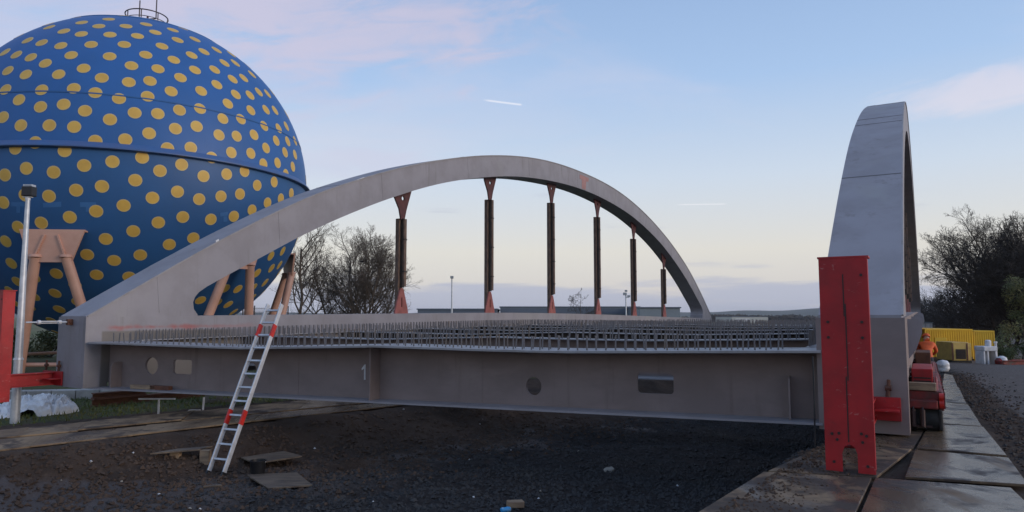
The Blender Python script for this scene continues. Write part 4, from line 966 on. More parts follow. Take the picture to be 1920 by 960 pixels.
# white tube frame
c_ = place(297, 772, 17.6) + Vector((0, 0, .03))
fr = thing('tube_frame', 'white rectangular tube frame standing on the dirt under the girder', 'frame', c_)
E0 = place(380, 771, 17.9) - c_
for s, (q0, q1) in enumerate(((Vector(), Vector((0, 0, .47))), (Vector((0, 0, .03)), E0 + Vector((0, 0, .03))), (Vector((-.55, .1, .45)), Vector((.42, -.05, .47))), (E0, E0 + Vector((.02, 0, .40))))):
    mb = MB(); mb.beam(q0, q1, .035, .035, (0, 1, 0)); mb.build('tube', M['white'], fr)
mb = MB(); mb.box(E0 * .82 + Vector((0, -.03, .08)), (.28, .12, .08)); mb.build('foot_plate', M['concrete'], fr, bevel=.01)
for i, (px, py, Y, sx, sz) in enumerate(((398, 757, 21.5, .42, .28), (424, 757, 21.7, .40, .30), (446, 752, 23.5, .5, .2))):
    c_ = place(px, py, Y); o = thing('concrete_block', ('left', 'middle', 'right')[i] + ' grey hollow concrete block stacked under the girder beside the ladder', 'concrete block', c_, .4, 'hollow blocks under the girder')
    mb = MB(); mb.lohi((-sx / 2, -.12, 0), (sx / 2, .12, sz * .3)); mb.lohi((-sx / 2, -.12, sz * .7), (sx / 2, .12, sz)); mb.lohi((-sx / 2, -.118, sz * .3), (-sx / 4, .118, sz * .7)); mb.lohi((sx / 4, -.118, sz * .3), (sx / 2, .118, sz * .7)); mb.build('body', M['block'], o)

# ------------------------------------------------------------------ trailers under the right girder
wheel_mb = MB(); wheel_mb.tube((-.09, 0, 0), (.09, 0, 0), .21, .21, 20); WHEEL_T = wheel_mb.mesh('tyre', M['rubber'], 40)
rim_mb = MB(); rim_mb.tube((-.097, 0, 0), (.097, 0, 0), .115, .115, 14); WHEEL_R = rim_mb.mesh('rim', M['red_dirty'], 40)
def trailer(i, label, Y0, Ln):
    w0 = BM @ Vector((-.20, Y0, 0)); w0.z = gz(w0.x, w0.y) + .03
    t = thing('platform_trailer', label, 'trailer', w0, -PHI, 'platform trailers under the right girder')
    mb = MB(); mb.lohi((-.75, .12, .40), (.66, Ln - .1, .62)); mb.lohi((.60, .12, .34), (.68, Ln - .1, .60)); mb.build('deck_frame', M['red_dirty'], t, bevel=.01)
    mb = MB(); mb.lohi((-.72, -.02, .37), (.60, .115, .50)); mb.build('front_bumper', M['red_dirty'], t, bevel=.02)
    mb = MB(); mb.lohi((.05, -.06, .40), (.16, -.021, .46)); mb.tube((.10, -.06, .40), (.10, -.02, .40), .05, .05, 10); mb.build('tow_coupling', M['galv'], t)
    n = int((Ln - .4) / .62)
    for k in range(n):
        for s in (-.52, .22, .52):
            y_ = .24 + k * .62
            wh = link('wheel', WHEEL_T, t); wh.location = (s, y_, .205); r_ = link('rim', WHEEL_R, wh)
        mb = MB(); mb.tube((-.5, .24 + k * .62, .205), (.5, .24 + k * .62, .205), .05, .05, 8); mb.build('axle', M['bolt'], t)
    mb = MB(); mb.lohi((.27, .55, .62), (.56, Ln * .42, (.92, 1.02, 1.08, 1.12)[i])); pk = mb.build('power_box', M[('red', 'rust_beam', 'red_dirty', 'red_dirty')[i]], t, bevel=.015)
    for q in range(3): mb = MB(); mb.lohi((.30, .543, .67 + q * .05), (.53, .5485, .69 + q * .05)); mb.build('louvre', M['bolt'], pk)
    for q in range(4): mb = MB(); mb.lohi((.562, .65 + q * .28, .66), (.568, .83 + q * .28, .80)); mb.build('louvre', M['bolt'], pk)
    mb = MB(); mb.lohi((.28, Ln * .5, .62), (.54, Ln * .86, .78)); mb.build('valve_box', M['red_dirty'], t, bevel=.015)
    for q in range(3):
        pts = [Vector((.60, .3 + .1 * q + .9 * u, .60 + .18 * math.sin(u * 3.14) - .05 * q)) for u in np.linspace(0, 1, 9)]
        mb = MB(); mb.path(pts, .018, 6); mb.build('hose', M['primer_b'], t)
    mb = MB(); mb.tube((.62, .10, .45), (.68, .10, .45), .075, .075, 14); mb.tube((.62, .02, .56), (.68, .02, .56), .05, .05, 12); mb.build('side_lamp', M['red_bright'], t)
    rn = random.Random(40 + i)
    mb = MB(); mb.lohi((-.30, -.075, .385), (-.02, -.022, .49)); mb.build('valve_block', M['black'], t, bevel=.008)
    for xx in (.28, .40): mb = MB(); mb.tube((xx, -.06, .12), (xx, -.06, .36), .035, .035, 10); mb.tube((xx, -.06, .30), (xx, .02, .43), .02, .02, 8); mb.build('steering_cylinder', M['bolt'], t)
    mb = MB(); mb.lohi((-.70, .0, .10), (.52, .05, .13)); mb.build('tie_bar', M['bolt'], t)
    mb = MB(); mb.lohi((-.70, .10, .12), (.60, .16, .38)); mb.lohi((.60, .02, .06), (.655, .5, .36)); mb.build('mud_guard', M['rubber'], t, bevel=.02)
    for q in range(7):
        yy = rn.uniform(.5, Ln - .6); hh = rn.uniform(.05, .14); xx = rn.uniform(.14, .40)
        mb = MB(); mb.lohi((xx, yy, .60), (xx + rn.uniform(.08, .2), yy + rn.uniform(.1, .4), .62 + hh)); mb.build('fitting', M[rn.choice(('bolt', 'rust_beam', 'red_dirty', 'timber'))], t, bevel=.006)
    for q in range(3):
        x0_ = rn.uniform(.3, .5); pts = [Vector((x0_ + .12 * math.sin(u * 3 + q), .0 + u * Ln * .8, .64 + .05 * math.sin(u * 9 + q))) for u in np.linspace(0.05, 1, 18)]
        mb = MB(); mb.path(pts, .014, 5); mb.build('hose', M['black'], t)
    for q in range(8): mb = MB(); yy = .3 + q * (Ln - .5) / 8; mb.lohi((.682, yy, .35), (.70, yy + .05, .60)); mb.build('side_rib', M['red_dirty'], t)
    return t, w0
names = ['nearest red platform trailer beside the right arch foot', 'second red platform trailer behind the nearest one', 'third red platform trailer, just before the crouching worker', 'farthest red platform trailer, beyond the crouching worker']
Yt = .64
for i in range(4):
    Ln = 4.6
    t, w0 = trailer(i, names[i], Yt, Ln)
    for j, (xx, yy, zz, l_) in enumerate(((.26, .16, .685, .66), (.22, Ln - .35, .665, .5), (.20, Ln - .52, .665, .46))):
        mb = MB(); mb.box((0, 0, 0), (l_, .13, .115 if j == 0 else .085)); o = mb.build('timber_beam', M['timber'], None, bevel=.008)
        o.matrix_world = Matrix.Translation(w0) @ Matrix.Rotation(-PHI, 4, 'Z') @ Matrix.Translation((xx, yy, zz if j == 0 else zz)) @ Matrix.Rotation(random.uniform(-.06, .06), 4, 'Z')
        tag(o, ['packing timber across the front of the %s trailer', 'packing timber at the very rear of the %s trailer', 'packing timber just ahead of the rear one on the %s trailer'][j] % ['nearest', 'second', 'third', 'farthest'][i] + ('' if i else ' by the arch foot'), 'timber beam', 'packing timbers on the trailers')
    Yt += 5.15

# ------------------------------------------------------------------ worker in orange
def worker():
    w0 = BM @ Vector((.30, 15.82, 0)); w0.z = gz(w0.x, w0.y)
    t = thing('person', 'worker in an orange jacket stooping over the row of red trailers', 'person', w0, RAD(150))
    J = {'pel': (0, 0, .86), 'wai': (0, -.10, 1.02), 'che': (0, -.26, 1.22), 'nek': (0, -.36, 1.36), 'hea': (0, -.42, 1.47), 'top': (0, -.45, 1.58),
         'hl': (.10, 0, .82), 'kl': (.13, -.12, .46), 'al': (.13, .02, .09), 'tl': (.14, -.15, .04), 'hr': (-.10, 0, .82), 'kr': (-.12, -.04, .45), 'ar': (-.13, .14, .09), 'tr': (-.14, -.03, .04),
         'sl': (.20, -.30, 1.28), 'el': (.27, -.40, 1.02), 'wl': (.18, -.58, .90), 'sr': (-.20, -.30, 1.28), 'er': (-.28, -.44, 1.04), 'wr': (-.16, -.62, .92)}
    Rr = {'pel': .15, 'wai': .15, 'che': .165, 'nek': .065, 'hea': .10, 'top': .075, 'hl': .10, 'kl': .068, 'al': .05, 'tl': .04, 'hr': .10, 'kr': .068, 'ar': .05, 'tr': .04, 'sl': .085, 'el': .058, 'wl': .04, 'sr': .085, 'er': .058, 'wr': .04}
    E = [('pel', 'wai'), ('wai', 'che'), ('che', 'nek'), ('nek', 'hea'), ('hea', 'top'), ('pel', 'hl'), ('hl', 'kl'), ('kl', 'al'), ('al', 'tl'), ('pel', 'hr'), ('hr', 'kr'), ('kr', 'ar'), ('ar', 'tr'), ('che', 'sl'), ('sl', 'el'), ('el', 'wl'), ('che', 'sr'), ('sr', 'er'), ('er', 'wr')]
    for s, wn in ((1, 'wl'), (-1, 'wr')):
        wv = Vector(J[wn])
        pm = wv + Vector((-s * .03, -.07, -.05)); J['p' + wn] = tuple(pm); Rr['p' + wn] = .034; E.append((wn, 'p' + wn))
        for f in range(4):
            a_ = pm + Vector(((f - 1.5) * .02, -.035, -.02)); b2 = a_ + Vector((0, -.02, -.035 + .006 * abs(f - 1)))
            J[wn + 'a%d' % f] = tuple(a_); J[wn + 'b%d' % f] = tuple(b2); Rr[wn + 'a%d' % f] = .010; Rr[wn + 'b%d' % f] = .008; E += [('p' + wn, wn + 'a%d' % f), (wn + 'a%d' % f, wn + 'b%d' % f)]
        th_ = wv + Vector((-s * .05, -.05, -.02)); J[wn + 't'] = tuple(th_); Rr[wn + 't'] = .011; E.append((wn, wn + 't'))
    ks = list(J); me = bpy.data.meshes.new('body'); me.from_pydata([J[k] for k in ks], [(ks.index(a), ks.index(b)) for a, b in E], [])
    o = bpy.data.objects.new('body', me); C.objects.link(o); sk = o.modifiers.new('skin', 'SKIN'); sk.use_smooth_shade = True
    for k, sv_ in zip(ks, me.skin_vertices[0].data): sv_.radius = (Rr[k], Rr[k]); sv_.use_root = (k == 'pel')
    o.modifiers.new('sub', 'SUBSURF').levels = 1; o.modifiers['sub'].render_levels = 1
    dg = bpy.context.evaluated_depsgraph_get(); m2 = bpy.data.meshes.new_from_object(o.evaluated_get(dg)); bpy.data.objects.remove(o)
    m2.materials.clear()
    for k in ('orange_cloth', 'dark_cloth', 'skin'): m2.materials.append(M[k])
    for p_ in m2.polygons:
        c = p_.center
        hand = c.z < .92 and c.y < -.53
        p_.material_index = 2 if (hand or (c.z > 1.38 and c.y < -.34 and abs(c.x) < .12)) else (1 if c.z < .84 and c.y > -.35 else 0); p_.use_smooth = True
    link('body', m2, t)
    mb = MB(); mb.lathe([(.12, 0), (.118, .05), (.09, .10), (.04, .125), (0, .13)], 16); mb.tube((0, -.10, .01), (0, -.16, .0), .07, .05, 10); h = mb.build('helmet', M['orange_cloth'], t, smooth_ang=50); h.location = (0, -.44, 1.52); h.rotation_euler = (.5, 0, 0)
worker()

# ------------------------------------------------------------------ right yard
def container(label, px0, px1, ytop, ybot, Y, depth, mt, door=None):
    a, b = atd(px0, ybot, Y), atd(px1, ybot, Y); top = atd(px0, ytop, Y).z; g = gz((a.x + b.x) / 2, Y)
    t = thing('site_container', label, 'container', ((a.x + b.x) / 2, Y, g), 0, 'yellow site containers'); W = b.x - a.x; H = top - g
    mb = MB(); mb.lohi((-W / 2 + .04, .03, .10), (W / 2 - .04, depth, H - .08)); mb.build('body', M[mt], t)
    for s in (-1, 1): mb = MB(); mb.lohi((s * (W / 2 - .04) - .04, -.01, .0), (s * (W / 2 - .04) + .04, .10, H - .01)); mb.build('corner_post', M[mt], t)
    mb = MB(); mb.lohi((-W / 2, -.012, H - .09), (W / 2, depth, H)); mb.build('roof_rail', M[mt], t)
    mb = MB(); mb.lohi((-W / 2 + .08, -.008, 0), (W / 2 - .08, .08, .12)); mb.build('floor_rail', M['bolt'], t)
    n = int(W / .16)
    for i in range(n):
        x_ = -W / 2 + .12 + (W - .24) * (i + .5) / n; mb = MB(); mb.lohi((x_ - .035, .0, .12), (x_ + .035, .035, H - .10)); mb.build('corrugation', M[mt], t)
    if door:
        q0, q1 = atd(door[0], ybot, Y).x, atd(door[1], ybot, Y).x; cx = (a.x + b.x) / 2; zt_ = atd(0, door[2], Y).z - g
        mb = MB(); mb.lohi((q0 - cx, -.03, .12), (q1 - cx, -.002, zt_)); d = mb.build('door', M['yellow_b'], t); mb = MB(); mb.lohi((q1 - cx - .1, -.05, zt_ * .5), (q1 - cx - .06, -.031, zt_ * .5 + .12)); mb.build('handle', M['bolt'], d)
container('long yellow site container behind the red trailers', 1737, 1827, 617, 685, 46.0, 5.5, 'yellow', (1755, 1776, 633))
container('narrower mustard yellow container at the right of the long one', 1828.5, 1868, 620, 684, 46.6, 5.5, 'yellow_b')
c_ = place(1806, 690, 42.5)
gn = thing('generator', 'boxy yellow generator with dark grille before the yellow container', 'generator', c_); s_ = 42.5 / 1325
mb = MB(); mb.lohi((-19 * s_, 0, .12), (12 * s_, 1.6, 38 * s_)); mb.build('housing', M['cream'], gn, bevel=.03)
mb = MB(); mb.lohi((-12 * s_, -.02, .22), (6 * s_, .01, 25 * s_)); gl_ = mb.build('grille', M['black'], gn)
for i in range(6): mb = MB(); mb.lohi((-12 * s_, -.035, .26 + i * .09), (6 * s_, -.021, .29 + i * .09)); mb.build('slat', M['bolt'], gl_)
for xx in (-18, 9): mb = MB(); mb.lohi((xx * s_ - .05, -.015, .14), (xx * s_ + .05, -.002, 36 * s_)); mb.build('corner_strip', M['rust_beam'], gn)
mb = MB(); mb.lohi((13 * s_, .1, .12), (19 * s_, 1.5, 36 * s_)); mb.build('side_box', M['cream'], gn, bevel=.02)
mb = MB(); mb.lohi((-18 * s_, .05, -.05), (18 * s_, 1.5, .115)); mb.build('skid', M['black'], gn)
c_ = place(1864, 691, 41.0); s_ = 41.0 / 1325
tk = thing('white_pump', 'small white pump unit with tank and pipes right of the generator', 'pump', c_)
mb = MB(); mb.lohi((-17 * s_, 0, 24 * s_), (9 * s_, .9, 33 * s_)); mb.build('tank', M['white'], tk, bevel=.05)
for xx in (-16, -9, 6): mb = MB(); mb.lohi((xx * s_ - .04, .02, 0), (xx * s_ + .04, .8, 23.9 * s_)); mb.build('leg', M['white'], tk)
mb = MB(); mb.lathe([(.0, 0), (.16, 0), (.16, .3), (.1, .36), (0, .36)], 14); q = mb.build('filler_dome', M['white'], tk, smooth_ang=40); q.location = (0, .4, 33 * s_)
mb = MB(); mb.tube((12 * s_, .3, 10 * s_), (12 * s_, .3, 42 * s_), .06, .06, 8); mb.tube((9 * s_, .3, 40 * s_), (15 * s_, .3, 40 * s_), .05, .05, 8); mb.build('pipe', M['white'], tk)
mb = MB(); mb.lathe([(0, 0), (.22, .02), (.3, .16), (.25, .36), (.1, .46), (0, .47)], 16); q = mb.build('motor_cover', M['white'], tk, smooth_ang=40); q.location = (13 * s_, -.1, .02)
mb = MB(); mb.lathe([(0, 0), (.2, .02), (.24, .2), (.12, .36), (0, .38)], 14); q = mb.build('red_motor', M['red_dirty'], tk, smooth_ang=40); q.location = (7 * s_, -.15, .0)
c_ = place(1768, 687, 33.0)
mb = MB(); nu, nv = 20, 14; vs2 = []
for j in range(nv):
    for i in range(nu):
        a_ = 2 * math.pi * i / nu; v_ = j / (nv - 1); r_ = .26 * (1 - abs(2 * v_ - 1) ** 4) ** .5 * (1 + .22 * mnoise.noise(Vector((math.cos(a_) * 1.6, math.sin(a_) * 1.6, v_ * 4)))) + .005
        vs2.append((r_ * math.cos(a_), r_ * math.sin(a_), v_ * .60))
mb.add(vs2, [(j * nu + i, j * nu + (i + 1) % nu, (j + 1) * nu + (i + 1) % nu, (j + 1) * nu + i) for j in range(nv - 1) for i in range(nu)])
o = mb.build('bulk_bag', M['tarp'], None, smooth_ang=50); o.location = c_; tag(o, 'bulging white sack on the ground beside the trailers', 'sack')
for i, (px, py, Y, ln) in enumerate(((1902, 690, 40.0, 1.6), (1915, 683, 43.0, 2.2))):
    c_ = place(px, py, Y); a, b = c_ + Vector((-.6, 0, .0)), c_ + Vector((ln, .3, 0))
    t = thing('red_girder', ('near', 'far')[i] + ' red steel girder lying at the right edge by the trees', 'steel girder', a)
    for nm, z_, hh, ww in (('bottom_flange', .015, .03, .22), ('web', .12, .18, .03), ('top_flange', .225, .03, .22)):
        mb = MB(); mb.beam(Vector((0, 0, z_)), (b - a) + Vector((0, 0, z_)), ww, hh); mb.build(nm, M['red_dirty'], t)
a = atd(1722, 604, 60); b = atd(1748, 604, 60)
t = thing('white_cabin', 'small white site cabin behind the worker and yellow container', 'cabin', ((a.x + b.x) / 2, 60, gz(a.x, 60)))
W = b.x - a.x; H = a.z - gz(a.x, 60)
mb = MB(); mb.lohi((-W / 2, 0, 0), (W / 2, 2.4, H - .1)); mb.build('body', M['white'], t); mb = MB(); mb.lohi((-W / 2 - .05, -.05, H - .098), (W / 2 + .05, 2.45, H)); mb.build('roof', M['hall_mid'], t)
for i in range(3): mb = MB(); x_ = -W / 2 + W * (i + .5) / 3; mb.lohi((x_ - .012, -.012, .1), (x_ + .012, -.001, H - .12)); mb.build('panel_joint', M['hall_mid'], t)

# ------------------------------------------------------------------ bare trees
def tree_mesh(seed, H, spread, trunk_r, n0=9, stems=1, minr=.010, dens=1.0, up=.25, first=.18, lev=4, weep=0.0):
    rnd = random.Random(seed); tr, cr = MB(), MB()
    def tri_tube(mb, p0, p1, r0, r1, n):
        d = (p1 - p0)
        if d.length < 1e-4: return
        mb.tube(p0, p1, r0, r1, n, False)
    def grow(p, d, ln, r, level):
        nseg = 4 if level < 2 else 3 if level < 3 else 2; q = p; dd = d.normalized(); pts = [q]; rr = [r]
        for i in range(nseg):
            dd = (dd + Vector((rnd.gauss(0, .16), rnd.gauss(0, .16), rnd.gauss(0, .10) + up * .25 - weep * level * .1))).normalized()
            q2 = q + dd * (ln / nseg); r2 = max(minr * .7, r * (1 - .62 * (i + 1) / nseg) if level else r * (1 - .45 * (i + 1) / nseg))
            tri_tube(tr if level < 2 else cr, q, q2, rr[-1], r2, 7 if level == 0 else 5 if level == 1 else 3)
            q = q2; pts.append(q); rr.append(r2)
        if level >= lev: return
        k = [n0, 8, 7, 5][level] if level < 4 else 3; k = max(2, int(k * dens + rnd.random()))
        for j in range(k):
            u = (first if level == 0 else .22) + (1 - (first if level == 0 else .22)) * (j + rnd.random() * .8) / k
            u = min(u, .98); i = min(int(u * nseg), nseg - 1); f = u * nseg - i
            b = pts[i].lerp(pts[i + 1], f); rb = max(minr, (rr[i] * (1 - f) + rr[i + 1] * f) * .62)
            ax_ = (pts[i + 1] - pts[i]).normalized(); az_ = rnd.uniform(0, 6.283); o1 = ax_.orthogonal().normalized(); o2 = ax_.cross(o1)
            sd_ = o1 * math.cos(az_) + o2 * math.sin(az_); ang = RAD(rnd.uniform(28, 62))
            nd = ax_ * math.cos(ang) + sd_ * math.sin(ang)
            l2 = ln * ([.62, .55, .5, .5][min(level, 3)]) * (1.15 - .55 * u) * rnd.uniform(.75, 1.2) * (spread if level == 0 else 1)
            grow(b, nd, l2, rb, level + 1)
    for s in range(stems):
        a_ = s * 2.4 + rnd.random(); lean = 0 if stems == 1 else .28
        grow(Vector((math.cos(a_) * .25 * (stems > 1), math.sin(a_) * .25 * (stems > 1), -.3)), Vector((math.cos(a_) * lean, math.sin(a_) * lean, 1)), H * rnd.uniform(.86, 1), trunk_r, 0)
    return tr, cr
def bare_tree(label, loc, seed, H, spread, r, mt='bark', nest=None, group='bare trees', **kw):
    t = thing('bare_tree', label, 'tree', loc, 0, group); tr, cr = tree_mesh(seed, H, spread, r, **kw)
    tr.build('trunk', M[mt], t, smooth_ang=60); cr.build('crown', M[mt], t)
    if nest:
        mb = MB(); rn = random.Random(3)
        for _ in range(140):
            a_ = Vector((rn.gauss(0, .2), rn.gauss(0, .2), rn.gauss(0, .16))); mb.tube(Vector(nest) + a_, Vector(nest) + a_ + Vector((rn.uniform(-.3, .3), rn.uniform(-.3, .3), rn.uniform(-.12, .12))), .02, .015, 3)
        mb.build('nest', M['bark'], t)
    return t
def gp(px, Y): 
    x_ = (px - 960) / 1324.7 * Y; return Vector((x_, Y, gz(x_, Y)))
s_ = 70 / 1325
bare_tree('tall slender bare tree just right of the spotted tank', gp(554, 70), 11, 10.6, .95, .17, 'bark_pale', n0=14, dens=.95, up=.5, first=.2)
bare_tree('broad bare tree with a dark nest, left of the first hanger', gp(672, 72), 5, 9.6, 1.0, .14, 'bark_pale', nest=((682 - 672) * s_, 0, 1.7 + (592 - 487) * s_ + 1.3), stems=3, n0=12, dens=.98, up=.5, first=.14)
bare_tree('bushy bare tree between the slender tree and the nest tree', gp(630, 76), 8, 9.4, 1.1, .13, 'bark_pale', stems=3, n0=11, dens=.95, up=.3, first=.12)
bare_tree('lowest bare tree of the clump, nearest the first hanger', gp(704, 74), 21, 7.2, 1.15, .11, 'bark_pale', stems=3, n0=10, dens=.9, up=.2, first=.12)
bare_tree('small lone bare tree on the skyline between middle hangers', gp(1090, 110), 4, 6.2, 1.1, .12, 'bark_far', n0=8, dens=.8, first=.3, minr=.016)
bare_tree('large dense bare tree at the right edge above the containers', gp(1884, 58), 31, 9.6, 1.05, .15, 'bark', stems=4, n0=14, dens=1.08, up=.25, first=.10)
bare_tree('dark bare tree filling the right edge behind the large one', gp(1945, 54), 37, 9.2, 1.1, .15, 'bark', stems=4, n0=14, dens=1.08, up=.25, first=.10)
bare_tree('lower bare tree on the left flank of the large right tree', gp(1840, 62), 33, 6.2, 1.2, .12, 'bark', stems=3, n0=12, dens=1.0, up=.15, first=.08)
# leaves
def leaf_blob(mb, c, r, n, size, rnd, flat=1.0):
    for _ in range(n):
        v_ = Vector((rnd.gauss(0, 1), rnd.gauss(0, 1), rnd.gauss(0, 1))).normalized() * (rnd.random() ** .45)
        p_ = Vector(c) + Vector((v_.x * r[0], v_.y * r[1], v_.z * r[2])); a_ = Vector((rnd.gauss(0, 1), rnd.gauss(0, 1), rnd.gauss(0, 1))).normalized(); b_ = a_.orthogonal().normalized(); k = size * rnd.uniform(.6, 1.4)
        mb.add([p_ - a_ * k, p_ + b_ * k * .5, p_ + a_ * k, p_ - b_ * k * .5], [(0, 1, 2, 3)])
def leafy(name, label, cat, loc, blobs, n, size, mt, seed, group=None, stems=4, hgt=2.0):
    rnd = random.Random(seed); t = thing(name, label, cat, loc, 0, group); mb = MB()
    for c, r in blobs: leaf_blob(mb, c, r, n, size, rnd)
    mb.build('foliage', M[mt], t); st = MB()
    for i in range(stems):
        c, r = blobs[i % len(blobs)]; e = Vector(c) + Vector((rnd.gauss(0, .2) * r[0], 0, 0)); st.tube(Vector((c[0] * .3 + rnd.gauss(0, .15), 0, -.2)), e, .07, .03, 5)
    st.build('stems', M['bark'], t)
rnd = random.Random(5)
bl = []
for i in range(26):
    z_ = rnd.uniform(.3, 5.6); bl.append(((rnd.gauss(0, .9), rnd.gauss(0, .8), z_), (rnd.uniform(.35, .8), .6, rnd.uniform(.35, .8))))
leafy('ivy_tree', 'olive green ivy-clad tree at the right picture edge', 'tree', gp(1922, 50), bl, 240, .075, 'ivy', 3, stems=8)
bl = [((rnd.uniform(-2.4, 2.4), rnd.gauss(0, .5), rnd.uniform(.2, 1.6)), (rnd.uniform(.4, .8), .6, rnd.uniform(.3, .6))) for _ in range(26)]
leafy('hedge', 'green and brown hedge glimpsed behind the tank leg left of the arch foot', 'hedge', gp(70, 47.5), bl, 260, .07, 'hedge', 4, stems=10)
bl = [((rnd.uniform(-2.6, 2.6), rnd.gauss(0, .5), rnd.uniform(1.6, 3.0)), (rnd.uniform(.3, .8), .5, rnd.uniform(.25, .6))) for _ in range(26)]
leafy('golden_bush', 'low golden autumn bush on the skyline left of the second hanger', 'bush', gp(880, 118), bl, 120, .10, 'bush_gold', 6, stems=9)
bl = [((rnd.uniform(-2.0, 2.2), rnd.gauss(0, .6), rnd.uniform(.1, 1.7)), (rnd.uniform(.4, .8), .6, rnd.uniform(.3, .6))) for _ in range(22)]
leafy('undergrowth', 'brown undergrowth below the trees at the right edge', 'undergrowth', gp(1905, 49), bl, 200, .07, 'clod_leaf' if 'clod_leaf' in M else 'hedge', 9, stems=8)
# far wood behind the containers: one mass
wd = MB(); wr = random.Random(9)
for i in range(30):
    Y_ = wr.uniform(95, 130); px = wr.uniform(1700, 2060); q = gp(px, Y_); tr, cr = tree_mesh(200 + i, wr.uniform(5.2, 7.0), 1.15, .12, n0=9, stems=2, minr=.03, dens=.72, up=.15, first=.06, lev=3)
    for s in (tr, cr): wd.add([Vector(v_) + q for v_ in s.v], s.f)
tag(wd.build('far_wood', M['bark_far']), 'grey-brown wood of bare trees far behind the containers', 'wood', kind='stuff')
tl = MB(); wr = random.Random(12)
for i in range(900):
    px = wr.uniform(1325, 1760) if i % 3 else wr.uniform(-200, 2300); Y_ = wr.uniform(420, 520); q = Vector(((px - 960) / 1324.7 * Y_, Y_, -2.2)); leaf_blob(tl, q + Vector((0, 0, wr.uniform(.5, 3.4 + 1.6 * mnoise.noise(Vector((px * .012, 0, 0)))))), (4.5, 3, 1.3), 22, .8, wr)
tag(tl.build('far_treeline', M['bark_far']), 'thin line of trees along the far horizon', 'trees', kind='stuff')

# ------------------------------------------------------------------ far buildings, lamps, fence, hills
def hall(name, label, px0, px1, ytop, Y, depth, mt, bands, wins=()):
    a, b = atd(px0, ytop, Y), atd(px1, ytop, Y); g = -2.3; cx = (a.x + b.x) / 2; W = b.x - a.x; H = a.z - g
    t = thing(name, label, 'building', (cx, Y, g)); mb = MB(); mb.lohi((-W / 2, 0, 0), (W / 2, depth, H - .25)); mb.build('wall', M[mt], t)
    mb = MB(); mb.lohi((-W / 2 - .2, -.2, H - .248), (W / 2 + .2, depth + .2, H)); mb.build('roof', M['hall_dark'], t)
    for x0, x1, z0_, z1_, m_ in bands:
        mb = MB(); mb.lohi((-W / 2 + W * x0, -.12, H * z0_), (-W / 2 + W * x1, -.01, H * z1_)); mb.build('cladding_panel', M[m_], t)
hall('factory_hall', 'low dark blue factory hall left of the second hanger', 783, 932, 578.5, 150, 30, 'hall_dark', [(.02, .30, .2, .62, 'hall_mid'), (.62, .97, .2, .55, 'hall_mid')])
hall('factory_hall', 'long grey factory hall behind the middle hangers', 938, 1199, 574.5, 155, 40, 'hall_mid', [(0.0, 1.0, .72, .93, 'hall_dark')] + [(.42 + i * .072, .42 + i * .072 + .06, .3, .62, 'hall_pale') for i in range(8)])
hall('factory_hall', 'right grey factory hall with pale panels near the last hanger', 1200, 1275, 575.5, 140, 30, 'hall_mid', [(.18, .60, .30, .62, 'hall_pale'), (.68, .95, .3, .62, 'hall_pale')])
hall('distant_shed', 'pale distant shed on the horizon right of the left arch', 1372, 1440, 593.5, 380, 30, 'hall_pale', [(.1, .5, .2, .7, 'white')])
def lamp(label, px, ytop, Y, heads):
    q = gp(px, Y); q.z = gz(q.x, Y); h = atd(px, ytop, Y).z - q.z; t = thing('yard_lamp', label, 'lamp post', q)
    mb = MB(); mb.tube((0, 0, -.3), (0, 0, h), .14, .09, 10); mb.build('pole', M['galv'], t, smooth_ang=40)
    for dx_, dz_, s in heads:
        mb = MB(); mb.box((dx_, -.1, h + dz_), (s, .35, s * .8)); hh = mb.build('lamp_head', M['hall_mid'], t, bevel=.03); mb = MB(); mb.box((dx_, -.285, h + dz_ - .02), (s * .8, .02, s * .5)); mb.build('lens', M['glass'], hh)
        if abs(dx_) > .2: mb = MB(); mb.tube((0, 0, h + dz_ - .15), (dx_, 0, h + dz_ - .15), .05, .05, 6); mb.build('bracket', M['galv'], t)
lamp('thin yard lamp post with square head between the first and second hanger', 847, 522, 95, [(0, .15, .42)])
lamp('floodlight mast with a cluster of lamps left of the fifth hanger', 1174, 553, 105, [(-.15, .15, .5), (.02, .6, .35), (.42, -.2, .4)])
fa, fb = gp(455, 55), gp(540, 57)
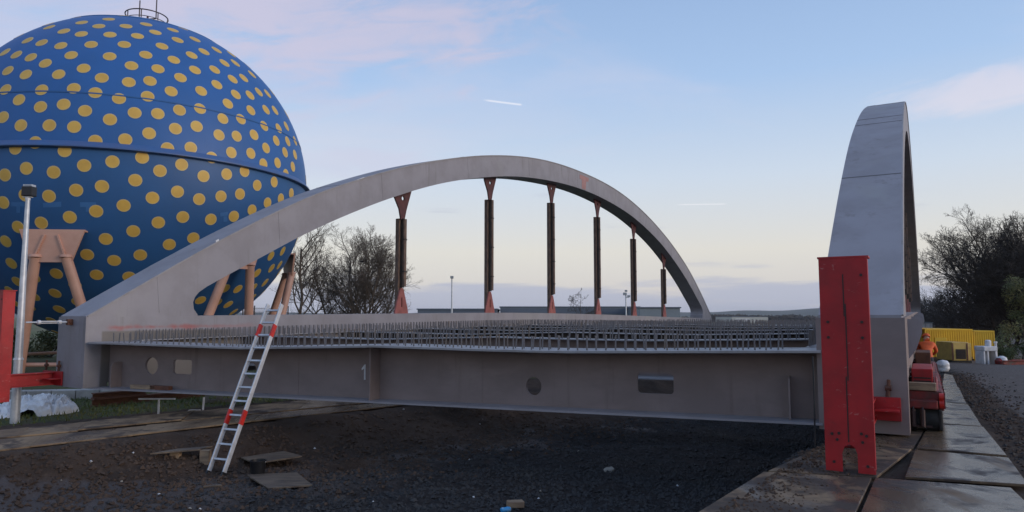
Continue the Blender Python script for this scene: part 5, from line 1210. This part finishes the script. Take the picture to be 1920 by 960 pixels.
fn = thing('mesh_fence', 'dark wire mesh fence glimpsed behind the tank legs', 'fence', fa); dv = fb - fa
for i in range(5): mb = MB(); p_ = dv * (i / 4); mb.tube(p_ + Vector((0, 0, -.1)), p_ + Vector((0, 0, 3.6)), .05, .05, 6); mb.build('post', M['rail_dark'], fn)
for j in range(12): mb = MB(); z_ = .3 + j * .28; mb.tube(Vector((0, 0, z_)), dv + Vector((0, 0, z_)), .014, .014, 4); mb.build('wire', M['rail_dark'], fn)
wv = MB()
for i in range(44): p_ = dv * (i / 43); wv.tube(p_ + Vector((0, 0, .2)), p_ + Vector((0, 0, 3.45)), .012, .012, 4)
wv.build('upright_wires', M['rail_dark'], fn)['kind'] = 'stuff'
hv = []; hf = []; nh = 160
for i in range(nh):
    a_ = -1.3 + 2.6 * i / (nh - 1); h = 14 + 12 * max(0, mnoise.noise(Vector((a_ * 3.1 + .4, 2.2, 0)))) + 9 * mnoise.noise(Vector((a_ * 14, 5, 0))); h += 16 * math.exp(-((a_ - .42) / .05) ** 2)
    for r_, z_ in ((2600, -4), (2900, h * .72), (3300, h), (4000, -4)): hv.append((r_ * math.sin(a_), r_ * math.cos(a_), z_))
for i in range(nh - 1):
    for j in range(3): hf.append((i * 4 + j, i * 4 + 4 + j, i * 4 + 5 + j, i * 4 + 1 + j))
mb = MB(); mb.add(hv, hf); tag(mb.build('hills', M['hill'], None, smooth_ang=60), kind='structure')

# ------------------------------------------------------------------ thin autumn haze
mb = MB(); mb.lohi((-4700, -320, -9), (4700, 5600, 62)); hz = mb.build('haze', bpy.data.materials.new('haze_air')); m = hz.data.materials[0]; m.use_nodes = True
t = m.node_tree; t.nodes.clear(); pv = N(t, 'ShaderNodeVolumePrincipled'); pv.inputs['Color'].default_value = (0.86, 0.89, 0.95, 1); pv.inputs['Density'].default_value = 0.00009
ou = N(t, 'ShaderNodeOutputMaterial'); t.links.new(pv.outputs[0], ou.inputs['Volume']); tag(hz, 'thin pale haze in the air', 'haze', kind='stuff')
